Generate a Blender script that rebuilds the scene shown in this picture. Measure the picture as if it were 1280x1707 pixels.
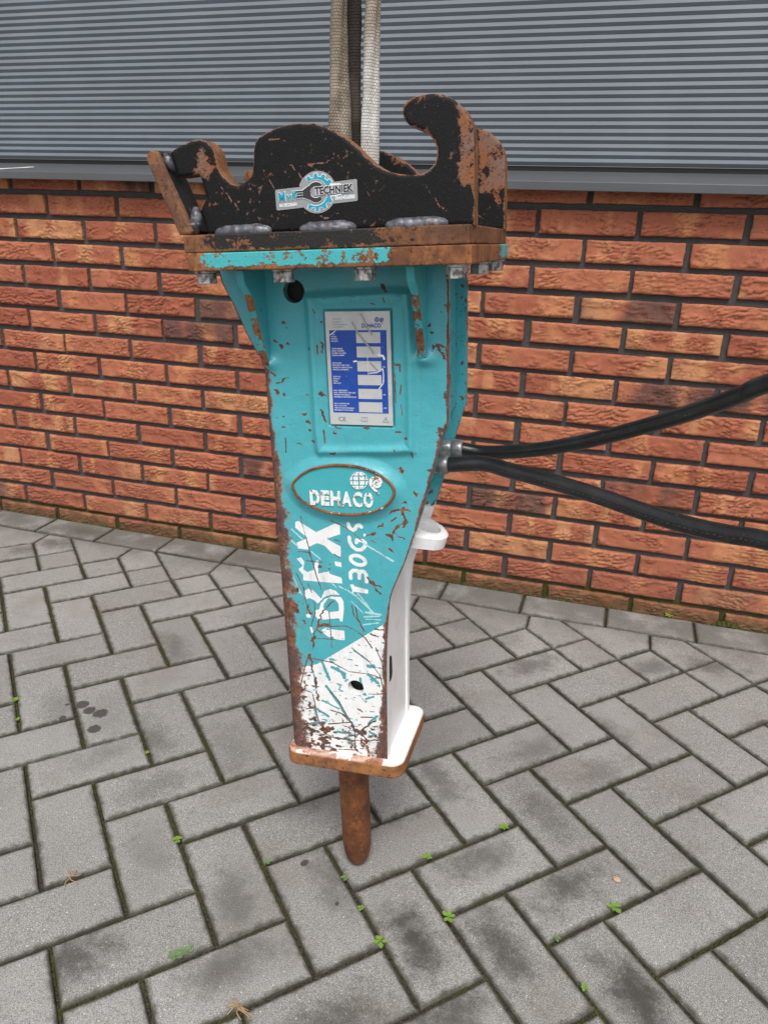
import bpy, bmesh, math, random
import numpy as np
from mathutils import Matrix, Vector
from mathutils.geometry import delaunay_2d_cdt
random.seed(7); RS = np.random.RandomState(11)
for o in list(bpy.data.objects): bpy.data.objects.remove(o)
scene = bpy.context.scene
COL = scene.collection
R_ = math.radians

# ------------------------------------------------------------------ camera, sky, sun, exposure
cam_d = bpy.data.cameras.new('camera'); cam = bpy.data.objects.new('camera', cam_d); COL.objects.link(cam)
def cam_rot(rx, ry, rz):
    return np.array(Matrix.Rotation(rz, 3, 'Z') @ Matrix.Rotation(rx, 3, 'X') @ Matrix.Rotation(ry, 3, 'Y'))
CM = cam_rot(-0.3822, -0.0275, 0.2921)
CAMPOS = np.array([1.5534, -1.8887, 0.9695])
FPX = 1283.23
m = Matrix.Identity(4)
for r in range(3):
    m[r][0] = CM[r, 0]; m[r][1] = CM[r, 2]; m[r][2] = -CM[r, 1]; m[r][3] = CAMPOS[r]
cam.matrix_world = m
cam_d.sensor_fit = 'AUTO'; cam_d.sensor_width = 36.0
cam_d.lens = 36.0 * FPX / 1707.0
cam_d.clip_start = 0.02; cam_d.clip_end = 400.0
scene.camera = cam
scene.render.resolution_x = 767; scene.render.resolution_y = 1024

SUN_DIR = Vector((0.16, -0.50, 0.86)).normalized()      # towards the sun
world = bpy.data.worlds.new('World'); scene.world = world; world.use_nodes = True
wn = world.node_tree; wn.nodes.clear()
sky = wn.nodes.new('ShaderNodeTexSky'); sky.sky_type = 'NISHITA'; sky.sun_disc = False
sky.sun_elevation = math.asin(SUN_DIR.z); sky.sun_rotation = math.atan2(SUN_DIR.x, SUN_DIR.y)
sky.air_density = 1.0; sky.dust_density = 4.0; sky.ozone_density = 1.0
hs = wn.nodes.new('ShaderNodeHueSaturation'); hs.inputs['Saturation'].default_value = 0.22
bg = wn.nodes.new('ShaderNodeBackground'); bg.inputs['Strength'].default_value = 0.12
wo = wn.nodes.new('ShaderNodeOutputWorld')
wn.links.new(sky.outputs[0], hs.inputs['Color']); wn.links.new(hs.outputs[0], bg.inputs[0]); wn.links.new(bg.outputs[0], wo.inputs[0])
sun_d = bpy.data.lights.new('sun', 'SUN'); sun_d.energy = 1.5; sun_d.angle = R_(20); sun_d.color = (1.0, 0.965, 0.92)
sun = bpy.data.objects.new('sun', sun_d); COL.objects.link(sun)
sun.rotation_euler = SUN_DIR.to_track_quat('Z', 'Y').to_euler(); sun.location = SUN_DIR * 20
vs = scene.view_settings
vs.view_transform = 'Standard'; vs.look = 'None'; vs.gamma = 1.0; vs.use_curve_mapping = False
vs.exposure = 0.50
scene.render.engine = 'CYCLES'

# ------------------------------------------------------------------ measured shapes (millimetres)
D={"OUT_L":[[-115.4,896.6],[-110.5,885.0],[-97.0,857.4],[-84.4,826.1],[-68.5,795.7]],"WHITE_POLY":[[[-39.0,590.1],[-35.0,592.2],[-11.3,578.5],[14.6,591.9],[20.9,589.9],[20.9,578.0],[2.1,570.6],[20.7,561.1],[19.9,546.4],[9.3,549.9],[-0.9,560.7],[-11.0,563.6],[-21.7,557.9],[-23.2,553.5],[-37.9,554.2],[-39.2,562.1],[-23.4,569.4],[-39.5,582.8]],[[-32.9,519.1],[-19.5,525.3],[-12.4,520.9],[3.1,525.3],[3.5,522.2],[19.7,518.0],[20.2,510.0],[-10.0,509.7],[-33.5,509.9]],[[-40.8,539.7],[-34.4,542.1],[-29.9,535.6],[-32.5,525.4],[-25.4,521.0],[-33.0,517.2],[-39.3,524.8],[-32.8,530.4]],[[-15.0,538.7],[-10.7,539.7],[-12.1,520.9],[-19.1,521.5]],[[-6.8,522.6],[-1.8,524.5],[-0.8,510.6],[-7.6,510.0]],[[11.2,540.2],[20.2,539.7],[20.4,533.0],[12.1,534.1]],[[-32.7,495.0],[-26.8,498.7],[-20.7,496.7],[-16.6,492.6],[-10.2,485.6],[-4.6,497.6],[3.0,500.8],[10.2,499.0],[16.0,493.2],[20.4,484.7],[20.5,473.2],[17.7,454.9],[14.0,455.1],[13.7,459.6],[3.0,457.9],[-7.0,455.5],[-17.1,455.1],[-19.9,460.1],[-20.1,467.8],[-13.7,469.8],[-10.5,481.7],[-15.7,478.0],[-19.2,482.1],[-21.6,483.2],[-27.7,485.2],[-29.8,482.4],[-32.6,487.3]],[[-33.1,461.3],[-26.7,462.0],[-26.5,456.1],[-32.8,456.1]],[[-12.4,439.9],[-6.5,443.8],[2.2,442.1],[19.6,442.1],[19.6,428.3],[10.1,427.6],[-3.5,430.3],[-9.5,434.9]],[[-29.3,442.0],[-26.0,443.0],[-24.0,434.6],[-26.7,433.0]],[[30.4,509.6],[35.0,510.3],[36.7,507.7],[54.8,504.4],[54.2,498.7],[35.1,500.0],[34.3,496.2],[32.6,497.3],[33.4,501.8]]],"WHITE_HOLE":[[[-7.0,478.2],[-0.3,487.2],[9.5,486.2],[13.5,480.2],[13.6,470.0],[-0.2,467.3],[-8.0,471.7]]],"WHITE_STROKE":[[2.4,[[32.0,518.5],[31.8,525.9],[35.8,529.7],[41.2,529.8],[43.8,525.7],[43.5,519.5]]],[2.4,[[43.8,525.7],[45.9,529.3],[50.1,529.3],[52.9,525.2],[53.1,515.4]]],[2.4,[[52.4,541.3],[50.9,539.4],[48.1,538.2],[44.5,537.9],[40.6,538.5],[37.0,540.1],[34.4,542.3],[33.0,544.7],[33.1,547.1],[34.7,549.1],[37.5,550.3],[41.1,550.6],[45.0,549.9],[48.5,548.3],[51.1,546.2],[52.5,543.7],[52.4,541.3]]],[2.4,[[32.6,574.6],[32.9,568.6],[36.1,562.3],[41.9,558.5],[48.4,559.0],[52.9,564.1],[53.4,568.9],[50.0,571.3]]],[2.2,[[43.6,571.8],[41.7,568.1]]],[2.2,[[42.2,571.7],[49.4,571.0]]],[2.4,[[32.3,593.0],[33.2,587.8],[36.6,584.2],[40.5,585.9],[43.5,591.0],[47.0,591.8],[49.0,589.4]]],[1.6,[[53.1,579.6],[53.0,578.4]]]],"DIAG":[[20.7,416.9],[75.1,458.1],[-20.7,387.8],[-47.4,378.5]],"RUST":[[0.7,[[-31.7,599.0],[-26.6,575.2],[-20.3,542.6],[-15.5,520.6],[-9.5,498.4]]],[0.7,[[8.3,596.2],[19.9,591.6],[33.6,583.6],[49.4,571.0]]],[1.0,[[-12.6,445.8],[2.4,446.7],[22.4,448.9],[35.6,443.8],[47.5,434.7],[56.7,421.1]]],[0.8,[[31.8,480.8],[34.2,465.7],[39.9,457.2],[46.6,443.7]]],[0.6,[[37.2,478.7],[38.9,462.3],[47.9,443.9]]],[1.1,[[-26.2,411.4],[-25.3,425.2],[-17.7,444.6],[-12.9,462.1],[-3.5,474.7],[5.6,482.0]]],[0.9,[[61.2,573.1],[66.8,568.7]]],[0.7,[[74.8,564.0],[88.5,560.8]]],[1.6,[[54.5,521.7],[63.7,512.6],[70.6,509.5]]],[1.3,[[57.9,515.8],[68.0,501.9],[72.6,498.6]]],[1.2,[[54.4,579.1],[66.1,582.3]]],[1.3,[[68.6,587.8],[78.0,594.3]]],[3.0,[[83.3,581.2],[89.0,579.8]]],[1.6,[[89.0,579.8],[90.0,572.8]]],[1.3,[[89.1,582.2],[93.3,590.6]]],[2.8,[[-8.8,529.9],[-7.6,529.8]]],[1.8,[[3.9,529.1],[5.2,529.8]]],[1.4,[[3.7,535.9],[6.1,536.1]]],[5.0,[[-50.2,470.0],[-45.4,465.3]]],[3.4,[[-47.4,472.9],[-50.7,463.4]]],[1.8,[[-38.2,450.3],[-36.0,446.6]]],[2.4,[[-13.9,445.0],[-4.9,449.6]]],[2.4,[[-26.6,423.7],[-22.7,426.1]]],[1.4,[[-29.7,474.7],[-26.7,462.0]]],[0.6,[[-33.6,500.0],[-33.8,487.2],[-31.5,474.5],[-31.8,461.4]]],[0.5,[[-42.8,519.5],[-36.4,504.8],[-33.5,492.3]]],[0.5,[[-27.6,505.6],[-23.4,493.3]]],[0.6,[[10.5,550.0],[18.7,545.7]]],[0.6,[[-38.2,549.9],[-23.5,549.8],[-20.3,542.6]]],[0.6,[[-27.9,538.3],[-5.9,537.6]]],[0.8,[[12.8,569.6],[21.0,567.8]]],[0.5,[[-0.2,467.3],[0.4,454.4],[0.1,438.6],[0.7,414.5]]],[0.5,[[-20.5,480.7],[-20.4,462.6],[-26.6,443.6]]],[0.6,[[-18.9,425.9],[6.4,427.4]]],[1.6,[[-18.1,437.9],[-14.6,434.3]]],[1.3,[[55.0,440.8],[64.7,439.3]]],[1.2,[[62.6,449.4],[74.6,448.1]]],[1.2,[[72.0,442.7],[74.1,433.9]]],[0.7,[[-30.7,395.1],[-0.3,392.3],[23.3,381.4],[50.6,381.2],[67.4,376.9]]],[0.9,[[-33.1,399.4],[-42.0,372.1],[-48.9,350.2],[-57.0,323.8]]],[1.8,[[-25.6,364.7],[-24.7,349.6],[-24.1,330.4]]],[0.9,[[-6.2,348.3],[7.0,332.9],[16.5,311.1],[23.0,300.4],[27.7,285.5],[26.5,259.5]]],[0.7,[[28.4,417.8],[51.4,400.5],[65.9,382.2],[70.3,362.5],[74.9,346.3]]],[0.6,[[62.2,421.8],[69.8,401.0],[72.5,377.6]]],[1.6,[[36.7,290.8],[49.4,302.5],[56.5,309.4]]],[1.0,[[-11.1,294.3],[23.1,302.4]]],[4.2,[[27.8,289.4],[40.1,287.4]]],[3.6,[[-44.3,284.2],[-33.6,279.9]]],[3.2,[[-17.8,286.3],[-5.2,287.3]]],[2.6,[[-23.5,267.5],[-10.5,271.5]]],[1.2,[[22.9,296.5],[29.6,289.7],[46.6,276.7],[62.4,279.2]]],[0.7,[[-35.0,257.5],[-0.6,255.1],[24.6,257.2]]],[0.8,[[-3.3,272.7],[21.8,272.7],[46.6,276.7]]],[1.0,[[44.6,268.4],[45.9,256.7]]],[1.2,[[11.5,316.2],[17.9,303.6]]],[0.7,[[-31.7,339.0],[-27.7,316.3],[-25.3,297.0]]],[1.4,[[-53.5,336.0],[-43.0,329.7]]],[2.2,[[-50.2,330.7],[-44.6,333.4]]],[0.8,[[49.5,350.3],[70.0,353.1]]],[0.7,[[38.9,343.1],[45.5,336.5]]],[1.3,[[-31.3,399.7],[-29.4,373.7]]],[0.6,[[25.3,348.8],[38.9,345.0]]],[1.0,[[-6.2,317.5],[9.6,314.0]]],[1.0,[[-42.3,314.2],[-27.6,318.3]]],[1.0,[[37.6,312.3],[53.3,314.7]]],[2.0,[[65.6,322.2],[72.3,319.4]]],[1.4,[[34.6,323.4],[38.0,322.0]]],[1.0,[[96.9,712.0],[103.0,711.7]]],[1.6,[[108.4,705.8],[110.1,704.8]]],[1.6,[[116.4,687.8],[117.1,680.0]]],[2.6,[[99.7,668.0],[102.4,664.2]]],[3.0,[[118.2,637.5],[119.9,635.9]]],[2.0,[[106.0,624.1],[107.2,623.6]]],[2.4,[[107.6,614.8],[109.9,615.6]]],[1.6,[[86.1,610.6],[96.6,614.2],[103.0,617.5]]],[1.6,[[103.0,617.5],[102.2,608.6],[106.1,601.8],[106.0,595.8]]],[1.5,[[106.1,600.6],[93.7,591.4],[90.0,584.0]]],[2.2,[[79.4,582.0],[86.4,581.3]]],[1.8,[[86.4,581.3],[89.7,573.1]]],[1.2,[[91.2,582.9],[103.9,578.3]]],[1.6,[[102.4,592.0],[103.6,590.9]]],[1.2,[[85.9,563.1],[88.1,558.3]]],[1.3,[[94.6,690.9],[95.7,690.4]]],[1.0,[[88.1,599.4],[94.1,604.6]]],[4.5,[[150.7,715.9],[153.9,714.9]]],[3.0,[[147.4,713.6],[151.7,708.3]]],[1.6,[[134.9,667.9],[137.1,665.8]]],[1.6,[[137.5,836.1],[138.2,833.5]]],[1.3,[[140.2,827.7],[141.6,828.1]]],[1.2,[[144.2,812.1],[142.1,806.7]]],[2.2,[[148.4,812.1],[151.1,805.3]]],[1.6,[[151.2,812.1],[158.8,806.7]]],[1.6,[[151.1,805.3],[158.0,797.3]]],[1.4,[[152.1,849.1],[152.5,847.2]]],[1.8,[[155.6,856.9],[156.2,856.2]]],[2.2,[[157.2,758.8],[159.2,746.2]]],[1.3,[[97.7,790.0],[104.2,790.1]]],[1.0,[[104.2,790.1],[104.3,783.1]]],[1.0,[[98.1,780.3],[98.0,746.4]]],[0.9,[[105.1,767.8],[104.1,756.4]]],[1.2,[[109.5,705.4],[111.0,705.0]]],[1.0,[[116.6,688.7],[116.8,686.4]]],[1.3,[[84.6,879.5],[92.1,872.2]]],[1.0,[[71.8,859.3],[76.8,857.9]]],[0.9,[[87.7,865.7],[88.9,860.4]]],[0.9,[[97.1,711.6],[102.3,711.7]]],[0.8,[[104.5,745.1],[105.0,732.2]]],[1.2,[[58.1,714.8],[64.9,715.0]]],[1.5,[[-35.6,840.6],[-34.2,838.5]]],[1.2,[[-33.8,833.7],[-33.6,832.3]]],[1.6,[[-49.7,818.9],[-46.8,816.1]]],[2.4,[[-41.7,811.8],[-38.8,809.0]]],[1.4,[[-32.3,812.6],[-30.8,812.1]]],[1.2,[[-38.6,801.9],[-38.3,799.7]]],[1.8,[[-62.8,784.4],[-59.9,781.5]]],[2.0,[[-53.8,778.6],[-50.9,775.7]]],[1.4,[[-51.7,765.5],[-35.2,774.5]]],[2.0,[[-53.8,759.5],[-49.4,755.2]]],[1.3,[[-41.4,755.3],[-41.3,753.1]]],[1.5,[[-13.1,754.3],[-11.6,753.6]]],[1.6,[[-15.4,720.9],[-12.2,720.9]]],[1.5,[[-11.3,711.2],[-10.5,710.4]]],[2.0,[[-8.9,698.4],[-5.9,696.9]]],[1.3,[[-26.0,693.2],[-25.2,693.2]]],[1.3,[[-45.2,726.8],[-44.5,726.1]]],[1.2,[[-45.5,712.4],[-44.4,712.5]]],[1.0,[[-44.1,699.5],[-45.2,680.9]]],[1.0,[[-53.4,725.1],[-53.1,724.8]]],[1.2,[[-20.3,730.5],[-13.9,730.6]]],[1.5,[[5.6,756.1],[11.6,753.3]]],[1.3,[[10.7,816.1],[11.6,804.9]]],[1.2,[[10.7,841.0],[11.3,838.3]]],[1.2,[[-4.8,810.5],[-4.2,807.7]]],[1.0,[[5.2,812.6],[5.3,802.0]]],[1.2,[[3.9,852.7],[5.3,850.6]]],[1.5,[[6.7,735.6],[12.1,722.4]]],[1.4,[[21.5,709.2],[23.8,707.8]]],[1.2,[[21.8,715.2],[31.1,714.7]]],[1.0,[[7.6,711.8],[8.3,696.7]]],[1.3,[[15.4,683.2],[20.1,682.6]]],[0.9,[[-3.2,823.1],[-3.1,822.8]]],[0.9,[[-36.3,717.2],[-36.0,717.0]]]],"PALE":[[1.1,[[-19.7,551.3],[-8.1,541.7]]],[1.2,[[49.4,569.8],[55.1,565.5],[72.2,556.0],[89.2,546.5]]],[1.2,[[15.4,505.7],[27.3,500.6],[37.9,494.0],[59.9,473.4]]],[0.9,[[40.4,498.0],[53.0,482.9],[57.5,473.2]]],[1.4,[[50.2,471.8],[70.5,470.7]]],[1.0,[[47.5,465.1],[68.1,468.5]]],[0.9,[[45.8,453.4],[67.7,458.9]]],[0.8,[[5.8,508.7],[11.7,504.2]]],[1.2,[[-44.6,580.1],[-30.8,567.6]]],[1.2,[[-45.8,564.1],[-37.7,557.3]]],[0.8,[[-47.0,514.1],[-41.8,499.3],[-36.3,488.2]]],[1.0,[[-45.4,501.5],[-39.9,490.5]]],[0.8,[[49.8,462.1],[70.3,463.0]]],[0.6,[[31.4,485.8],[46.5,470.8]]]],"TEALS":[[1.4,[[-13.2,478.2],[-5.2,487.3],[4.9,491.5],[17.2,492.0]]],[2.0,[[-14.3,391.5],[-5.3,365.5]]],[2.2,[[-11.1,355.2],[3.6,334.3],[19.8,305.8]]],[1.4,[[19.8,305.8],[26.4,297.0]]],[2.4,[[-0.7,384.8],[16.3,377.7]]],[2.8,[[12.9,379.1],[16.0,372.0]]],[2.6,[[50.6,380.3],[63.7,369.0]]],[3.0,[[51.1,393.2],[57.9,394.0]]],[1.8,[[45.7,342.2],[56.2,347.4]]],[2.2,[[48.9,290.7],[57.5,286.2]]],[2.0,[[-36.5,291.4],[-16.3,296.4]]],[1.6,[[-25.9,316.6],[-10.3,307.1]]],[1.5,[[-2.7,282.7],[18.7,284.1]]],[1.3,[[31.7,414.5],[51.4,400.5]]],[1.2,[[-17.8,331.3],[6.4,321.3]]],[1.3,[[-52.8,345.8],[-35.0,342.4]]],[1.6,[[-31.1,319.7],[-25.3,297.0]]],[1.4,[[-51.0,370.9],[-38.6,369.7]]],[1.0,[[-29.1,379.4],[-25.3,355.3]]],[1.8,[[47.7,304.2],[60.3,317.6]]],[2.2,[[-14.1,240.7],[-7.0,237.8]]],[1.2,[[11.2,275.0],[36.5,286.8]]],[2.0,[[38.4,373.1],[39.7,363.9]]]],"BADGE_RIM":[[-37.4,641.0],[-30.7,651.1],[-15.0,662.1],[6.4,669.0],[28.3,671.5],[52.2,669.8],[72.1,663.6],[87.1,654.4],[95.0,645.3],[95.4,635.8],[87.4,623.4],[71.6,613.4],[47.1,606.7],[25.0,605.7],[2.9,608.7],[-16.7,616.2],[-31.1,626.5]],"BADGE_LET":{"D":[],"pos":[[-13.9,617.6],[70.0,620.0],[-11.6,636.8],[29.0,637.1]],"globe":[[51.2,652.0],[62.2,652.6]],"horn":[[75.8,650.3],[74.5,646.6],[70.3,647.0],[69.3,651.1],[73.6,655.5],[77.6,652.1],[77.4,645.6]]},"HORN":[[72.8,649.5],[74.5,648.4],[75.8,650.8],[72.9,653.1],[69.9,650.6],[70.3,646.4],[74.4,645.4],[78.1,649.2],[77.7,655.1],[71.9,656.9],[66.4,653.9],[66.2,647.4],[70.2,641.6],[75.3,636.5]],"PLATE":[[16.9,851.1],[93.2,850.3],[95.6,719.8],[17.5,719.3]],"FRAME":[[-4.0,868.4],[-4.9,860.4],[114.8,864.0],[117.1,694.5],[-0.9,684.9]],"FRAME2":[[-1.5,855.6],[1.3,865.6],[59.1,868.1],[109.4,868.6],[114.7,858.8],[116.2,796.1],[115.7,701.7],[108.2,690.5],[51.5,686.9],[9.2,685.2],[-0.4,692.4],[-1.2,767.1]],"EAR":[[-123.5,1019.8],[-110.8,1024.7],[-99.9,1028.1],[-90.7,1029.7],[-82.7,1028.1],[-76.4,1023.2],[-72.3,1016.8],[-70.4,1009.3],[-69.2,1001.2],[-65.2,993.6],[-59.0,987.5],[-50.5,983.6],[-42.8,984.9],[-35.7,989.2],[-31.0,995.2],[-29.2,1007.5],[-27.6,1018.0],[-22.9,1026.0],[-11.9,1031.4],[2.7,1035.3],[17.7,1037.0],[33.6,1036.5],[46.0,1033.5],[55.8,1029.6],[65.5,1024.2],[78.1,1014.8],[88.2,1005.1],[98.3,996.4],[109.1,989.9],[121.2,986.0],[133.3,984.2],[143.5,983.7],[150.7,986.0],[157.3,990.4],[161.5,997.1],[162.2,1003.9],[159.9,1011.4],[154.7,1017.9],[145.9,1023.2],[137.2,1026.9],[131.3,1031.4],[129.1,1038.8],[130.5,1045.9],[137.6,1050.5],[148.7,1052.7],[160.9,1052.8],[172.3,1049.9],[182.0,1044.1],[189.9,1036.0],[195.1,1026.6],[197.4,1015.2],[198.1,997.1],[198.3,976.1],[198.4,954.7],[198.5,935.6],[138.4,935.6],[56.5,936.3],[-23.4,936.9],[-89.0,937.4],[-94.8,960.4],[-86.3,973.1],[-88.8,987.2],[-91.9,996.7],[-116.8,995.1]],"STICK":[[-7.7,980.0],[80.4,978.7],[79.6,961.0],[-7.5,962.0],[38.0,972.7],[39.1,990.6]],"WELDS":[[-77.4,942.3],[-15.2,943.0],[18.3,943.5],[76.8,944.1],[110.1,944.5],[172.2,944.8]],"HOSE1":[[195.1,-28.0,668.0],[229.2,-41.5,664.6],[264.0,-55.8,661.2],[299.6,-71.2,657.0],[335.1,-87.4,651.8],[369.4,-103.8,646.1],[401.4,-120.0,641.6],[431.3,-136.1,639.8],[460.1,-152.7,640.5],[487.9,-170.0,642.7]],"HOSE2":[[186.9,26.0,668.2],[228.6,16.7,673.2],[268.5,2.4,682.3],[307.0,-15.1,695.1],[344.2,-35.7,710.6],[379.4,-59.0,727.5],[410.9,-83.7,744.5],[437.2,-107.8,760.8],[457.7,-129.8,775.5],[474.1,-150.0,788.8]],"WEEDS":[[0.4607,-0.8427,1],[0.8043,-0.8966,0.8],[0.9725,-1.0647,1.2],[1.1273,-1.0587,1],[1.2547,-1.0499,1.1],[1.2952,-1.0913,0.8],[1.3396,-1.1373,1.4],[1.0796,-1.2476,1.3],[1.0906,-1.2363,1.2],[1.4714,-0.866,1.1],[1.3648,-0.9693,1.1],[1.422,-1.0693,1.6],[1.6521,-0.9746,1.6],[1.5758,-1.0511,0.8],[1.6193,-1.1149,0.8],[0.5088,-0.8929,0.7],[1.757,0.0004,1.5]],"OIL":[[0.5957,-0.8083,0.0133],[0.6484,-0.8215,0.0143],[0.668,-0.8672,0.0127],[0.622,-0.8203,0.012],[0.5879,-0.8592,0.0071],[0.5685,-0.82,0.0048],[1.1836,-1.0421,0.0066],[1.2591,-1.0957,0.0036]],"DARK":[[1.686,-1.104,1],[1.382,-1.111,1],[1.503,-1.091,0.8],[1.583,-0.956,0.8],[1.436,-0.944,0.6],[0.948,-1.295,0.8],[1.157,-1.235,0.5],[1.111,-1.138,0.4],[1.45,-1.216,0.8],[1.325,-0.942,0.6],[0.56,-0.834,0.1],[1.125,-0.909,0.5],[0.79,-0.854,0.4],[1.619,-0.674,0.3],[1.494,-0.647,0.3],[1.445,-0.357,0.5],[1.72,-0.26,0.5],[1.852,-0.213,0.5],[0.655,-0.559,0.4],[1.319,-1.26,0.7],[1.636,-0.55,0.4],[-0.019,-0.225,0.5],[1.241,-1.053,0.5],[1.53,-0.808,0.4],[1.339,-0.788,0.5],[0.009,-0.169,0.6],[1.278,-0.887,0.4]],"MISC":[[1.1959,-1.2842],[0.8575,-1.1829],[1.6548,-0.9171],[1.3824,-0.1154],[1.5212,-0.452],[1.8909,0.013],[0.9208,-1.3976],[1.8488,-1.0902]]}

def mm(pts): return [tuple(v / 1000.0 for v in p) for p in pts]
HROT = np.array([[0.9971017093378854, -0.02975545212760299, -0.07001995647062849], [0.03242649370675239, 0.9987769582002055, 0.037324392483078686], [0.06882371496332301, -0.03948671722271777, 0.996847077249876]])
HPOS = np.array([1.26291, -1.01150, 0.0])
HMAT = Matrix([[*HROT[0], HPOS[0]], [*HROT[1], HPOS[1]], [*HROT[2], HPOS[2]], [0, 0, 0, 1]])
def hw(p): return HMAT @ Vector(p)

# ------------------------------------------------------------------ helpers: noise, objects, meshes
def vnoise(p, seed=0):
    """value noise at points p (n,2)"""
    i = np.floor(p).astype(np.int64); f = p - i; f = f * f * (3 - 2 * f)
    def hsh(x, y):
        n = (x * 374761393 + y * 668265263 + seed * 1274126177) & 0xffffffff
        n = ((n ^ (n >> 13)) * 1274126177) & 0xffffffff
        return ((n ^ (n >> 16)) & 0xffff) / 65535.0
    a = hsh(i[:, 0], i[:, 1]); b = hsh(i[:, 0] + 1, i[:, 1]); c = hsh(i[:, 0], i[:, 1] + 1); d = hsh(i[:, 0] + 1, i[:, 1] + 1)
    return (a * (1 - f[:, 0]) + b * f[:, 0]) * (1 - f[:, 1]) + (c * (1 - f[:, 0]) + d * f[:, 0]) * f[:, 1]
def fbm(p, seed=0, oc=4):
    s = 0; a = 0.5; t = 0
    for k in range(oc):
        s = s + a * vnoise(p * (2.03 ** k) + 17.3 * k, seed + k); t += a; a *= 0.55
    return s / t
def seg_dist(P, a, b):
    a = np.array(a); b = np.array(b); d = b - a; L = d @ d + 1e-12
    t = np.clip(((P - a) @ d) / L, 0, 1)
    return np.linalg.norm(P - (a + t[:, None] * d), axis=1)
def line_dist(P, pts, closed=False):
    D = np.full(len(P), 1e9)
    n = len(pts)
    for k in range(n if closed else n - 1):
        D = np.minimum(D, seg_dist(P, pts[k], pts[(k + 1) % n]))
    return D
def inside(P, poly):
    c = np.zeros(len(P), bool); n = len(poly); x, y = P[:, 0], P[:, 1]
    for k in range(n):
        x1, y1 = poly[k]; x2, y2 = poly[(k + 1) % n]
        if y1 == y2: continue
        q = ((y1 > y) != (y2 > y)) & (x < (x2 - x1) * (y - y1) / (y2 - y1) + x1)
        c ^= q
    return c
def smooth(pts, n=4, closed=True):
    """Catmull-Rom"""
    P = [Vector(p) for p in pts]; out = []; N = len(P)
    for k in range(N if closed else N - 1):
        if closed: p0, p1, p2, p3 = P[k - 1], P[k], P[(k + 1) % N], P[(k + 2) % N]
        else: p0, p1, p2, p3 = P[max(k - 1, 0)], P[k], P[k + 1], P[min(k + 2, N - 1)]
        for j in range(n):
            t = j / n
            out.append(0.5 * ((2 * p1) + (p2 - p0) * t + (2 * p0 - 5 * p1 + 4 * p2 - p3) * t * t + (3 * p1 - p0 - 3 * p2 + p3) * t ** 3))
    if not closed: out.append(P[-1])
    return [tuple(p) for p in out]
def resample(pts, sp, closed=True):
    out = []; n = len(pts)
    for k in range(n if closed else n - 1):
        a = np.array(pts[k]); b = np.array(pts[(k + 1) % n]); L = np.linalg.norm(b - a); q = max(1, int(round(L / sp)))
        for j in range(q): out.append(tuple(a + (b - a) * j / q))
    if not closed: out.append(tuple(pts[-1]))
    return out

def obj(name, me, mat=None, parent=None, loc=None, rot=None):
    o = bpy.data.objects.new(name, me); COL.objects.link(o)
    if mat is not None and me is not None and len(me.materials) == 0: me.materials.append(mat)
    if parent is not None: o.parent = parent
    if loc is not None: o.location = loc
    if rot is not None: o.rotation_euler = rot
    return o
def tag(o, label, cat, group=None):
    o['label'] = label; o['category'] = cat
    if group: o['group'] = group
    return o
def mesh(name, V, F, smooth_shade=False):
    me = bpy.data.meshes.new(name); me.from_pydata([tuple(v) for v in V], [], [tuple(f) for f in F]); me.update()
    if smooth_shade: me.polygons.foreach_set('use_smooth', [True] * len(me.polygons))
    return me
def fix_normals(me):
    bm = bmesh.new(); bm.from_mesh(me); bmesh.ops.recalc_face_normals(bm, faces=bm.faces); bm.to_mesh(me); bm.free(); return me
def set_attr(me, name, vals):
    a = me.attributes.new(name, 'FLOAT', 'POINT'); a.data.foreach_set('value', np.asarray(vals, dtype=np.float32))
def box(name, x0, x1, y0, y1, z0, z1, bev=0.0, seg=2):
    bm = bmesh.new()
    v = [bm.verts.new((x, y, z)) for x in (x0, x1) for y in (y0, y1) for z in (z0, z1)]
    for f in ((0, 1, 3, 2), (4, 6, 7, 5), (0, 4, 5, 1), (2, 3, 7, 6), (0, 2, 6, 4), (1, 5, 7, 3)): bm.faces.new([v[i] for i in f])
    bmesh.ops.recalc_face_normals(bm, faces=bm.faces)
    if bev: bmesh.ops.bevel(bm, geom=list(bm.edges), offset=bev, segments=seg, profile=0.5, affect='EDGES')
    me = bpy.data.meshes.new(name); bm.to_mesh(me); bm.free(); return me
def prism(name, poly, axis, a0, a1, bev=0.0, seg=2):
    """extrude polygon: axis 'y' poly=(x,z); 'z' poly=(x,y); 'x' poly=(y,z)"""
    def P(u, v, w): return {'y': (u, w, v), 'z': (u, v, w), 'x': (w, u, v)}[axis]
    bm = bmesh.new()
    A = [bm.verts.new(P(u, v, a0)) for u, v in poly]; B = [bm.verts.new(P(u, v, a1)) for u, v in poly]
    n = len(poly); fa = bm.faces.new(A); fb = bm.faces.new(B)
    for k in range(n): bm.faces.new((A[k], A[(k + 1) % n], B[(k + 1) % n], B[k]))
    bmesh.ops.recalc_face_normals(bm, faces=bm.faces)
    if bev:
        es = list(bm.edges) if n <= 6 else list(set(fa.edges) | set(fb.edges))
        bmesh.ops.bevel(bm, geom=es, offset=bev, segments=seg, profile=0.5, affect='EDGES')
    me = bpy.data.meshes.new(name); bm.to_mesh(me); bm.free(); return me
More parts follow.
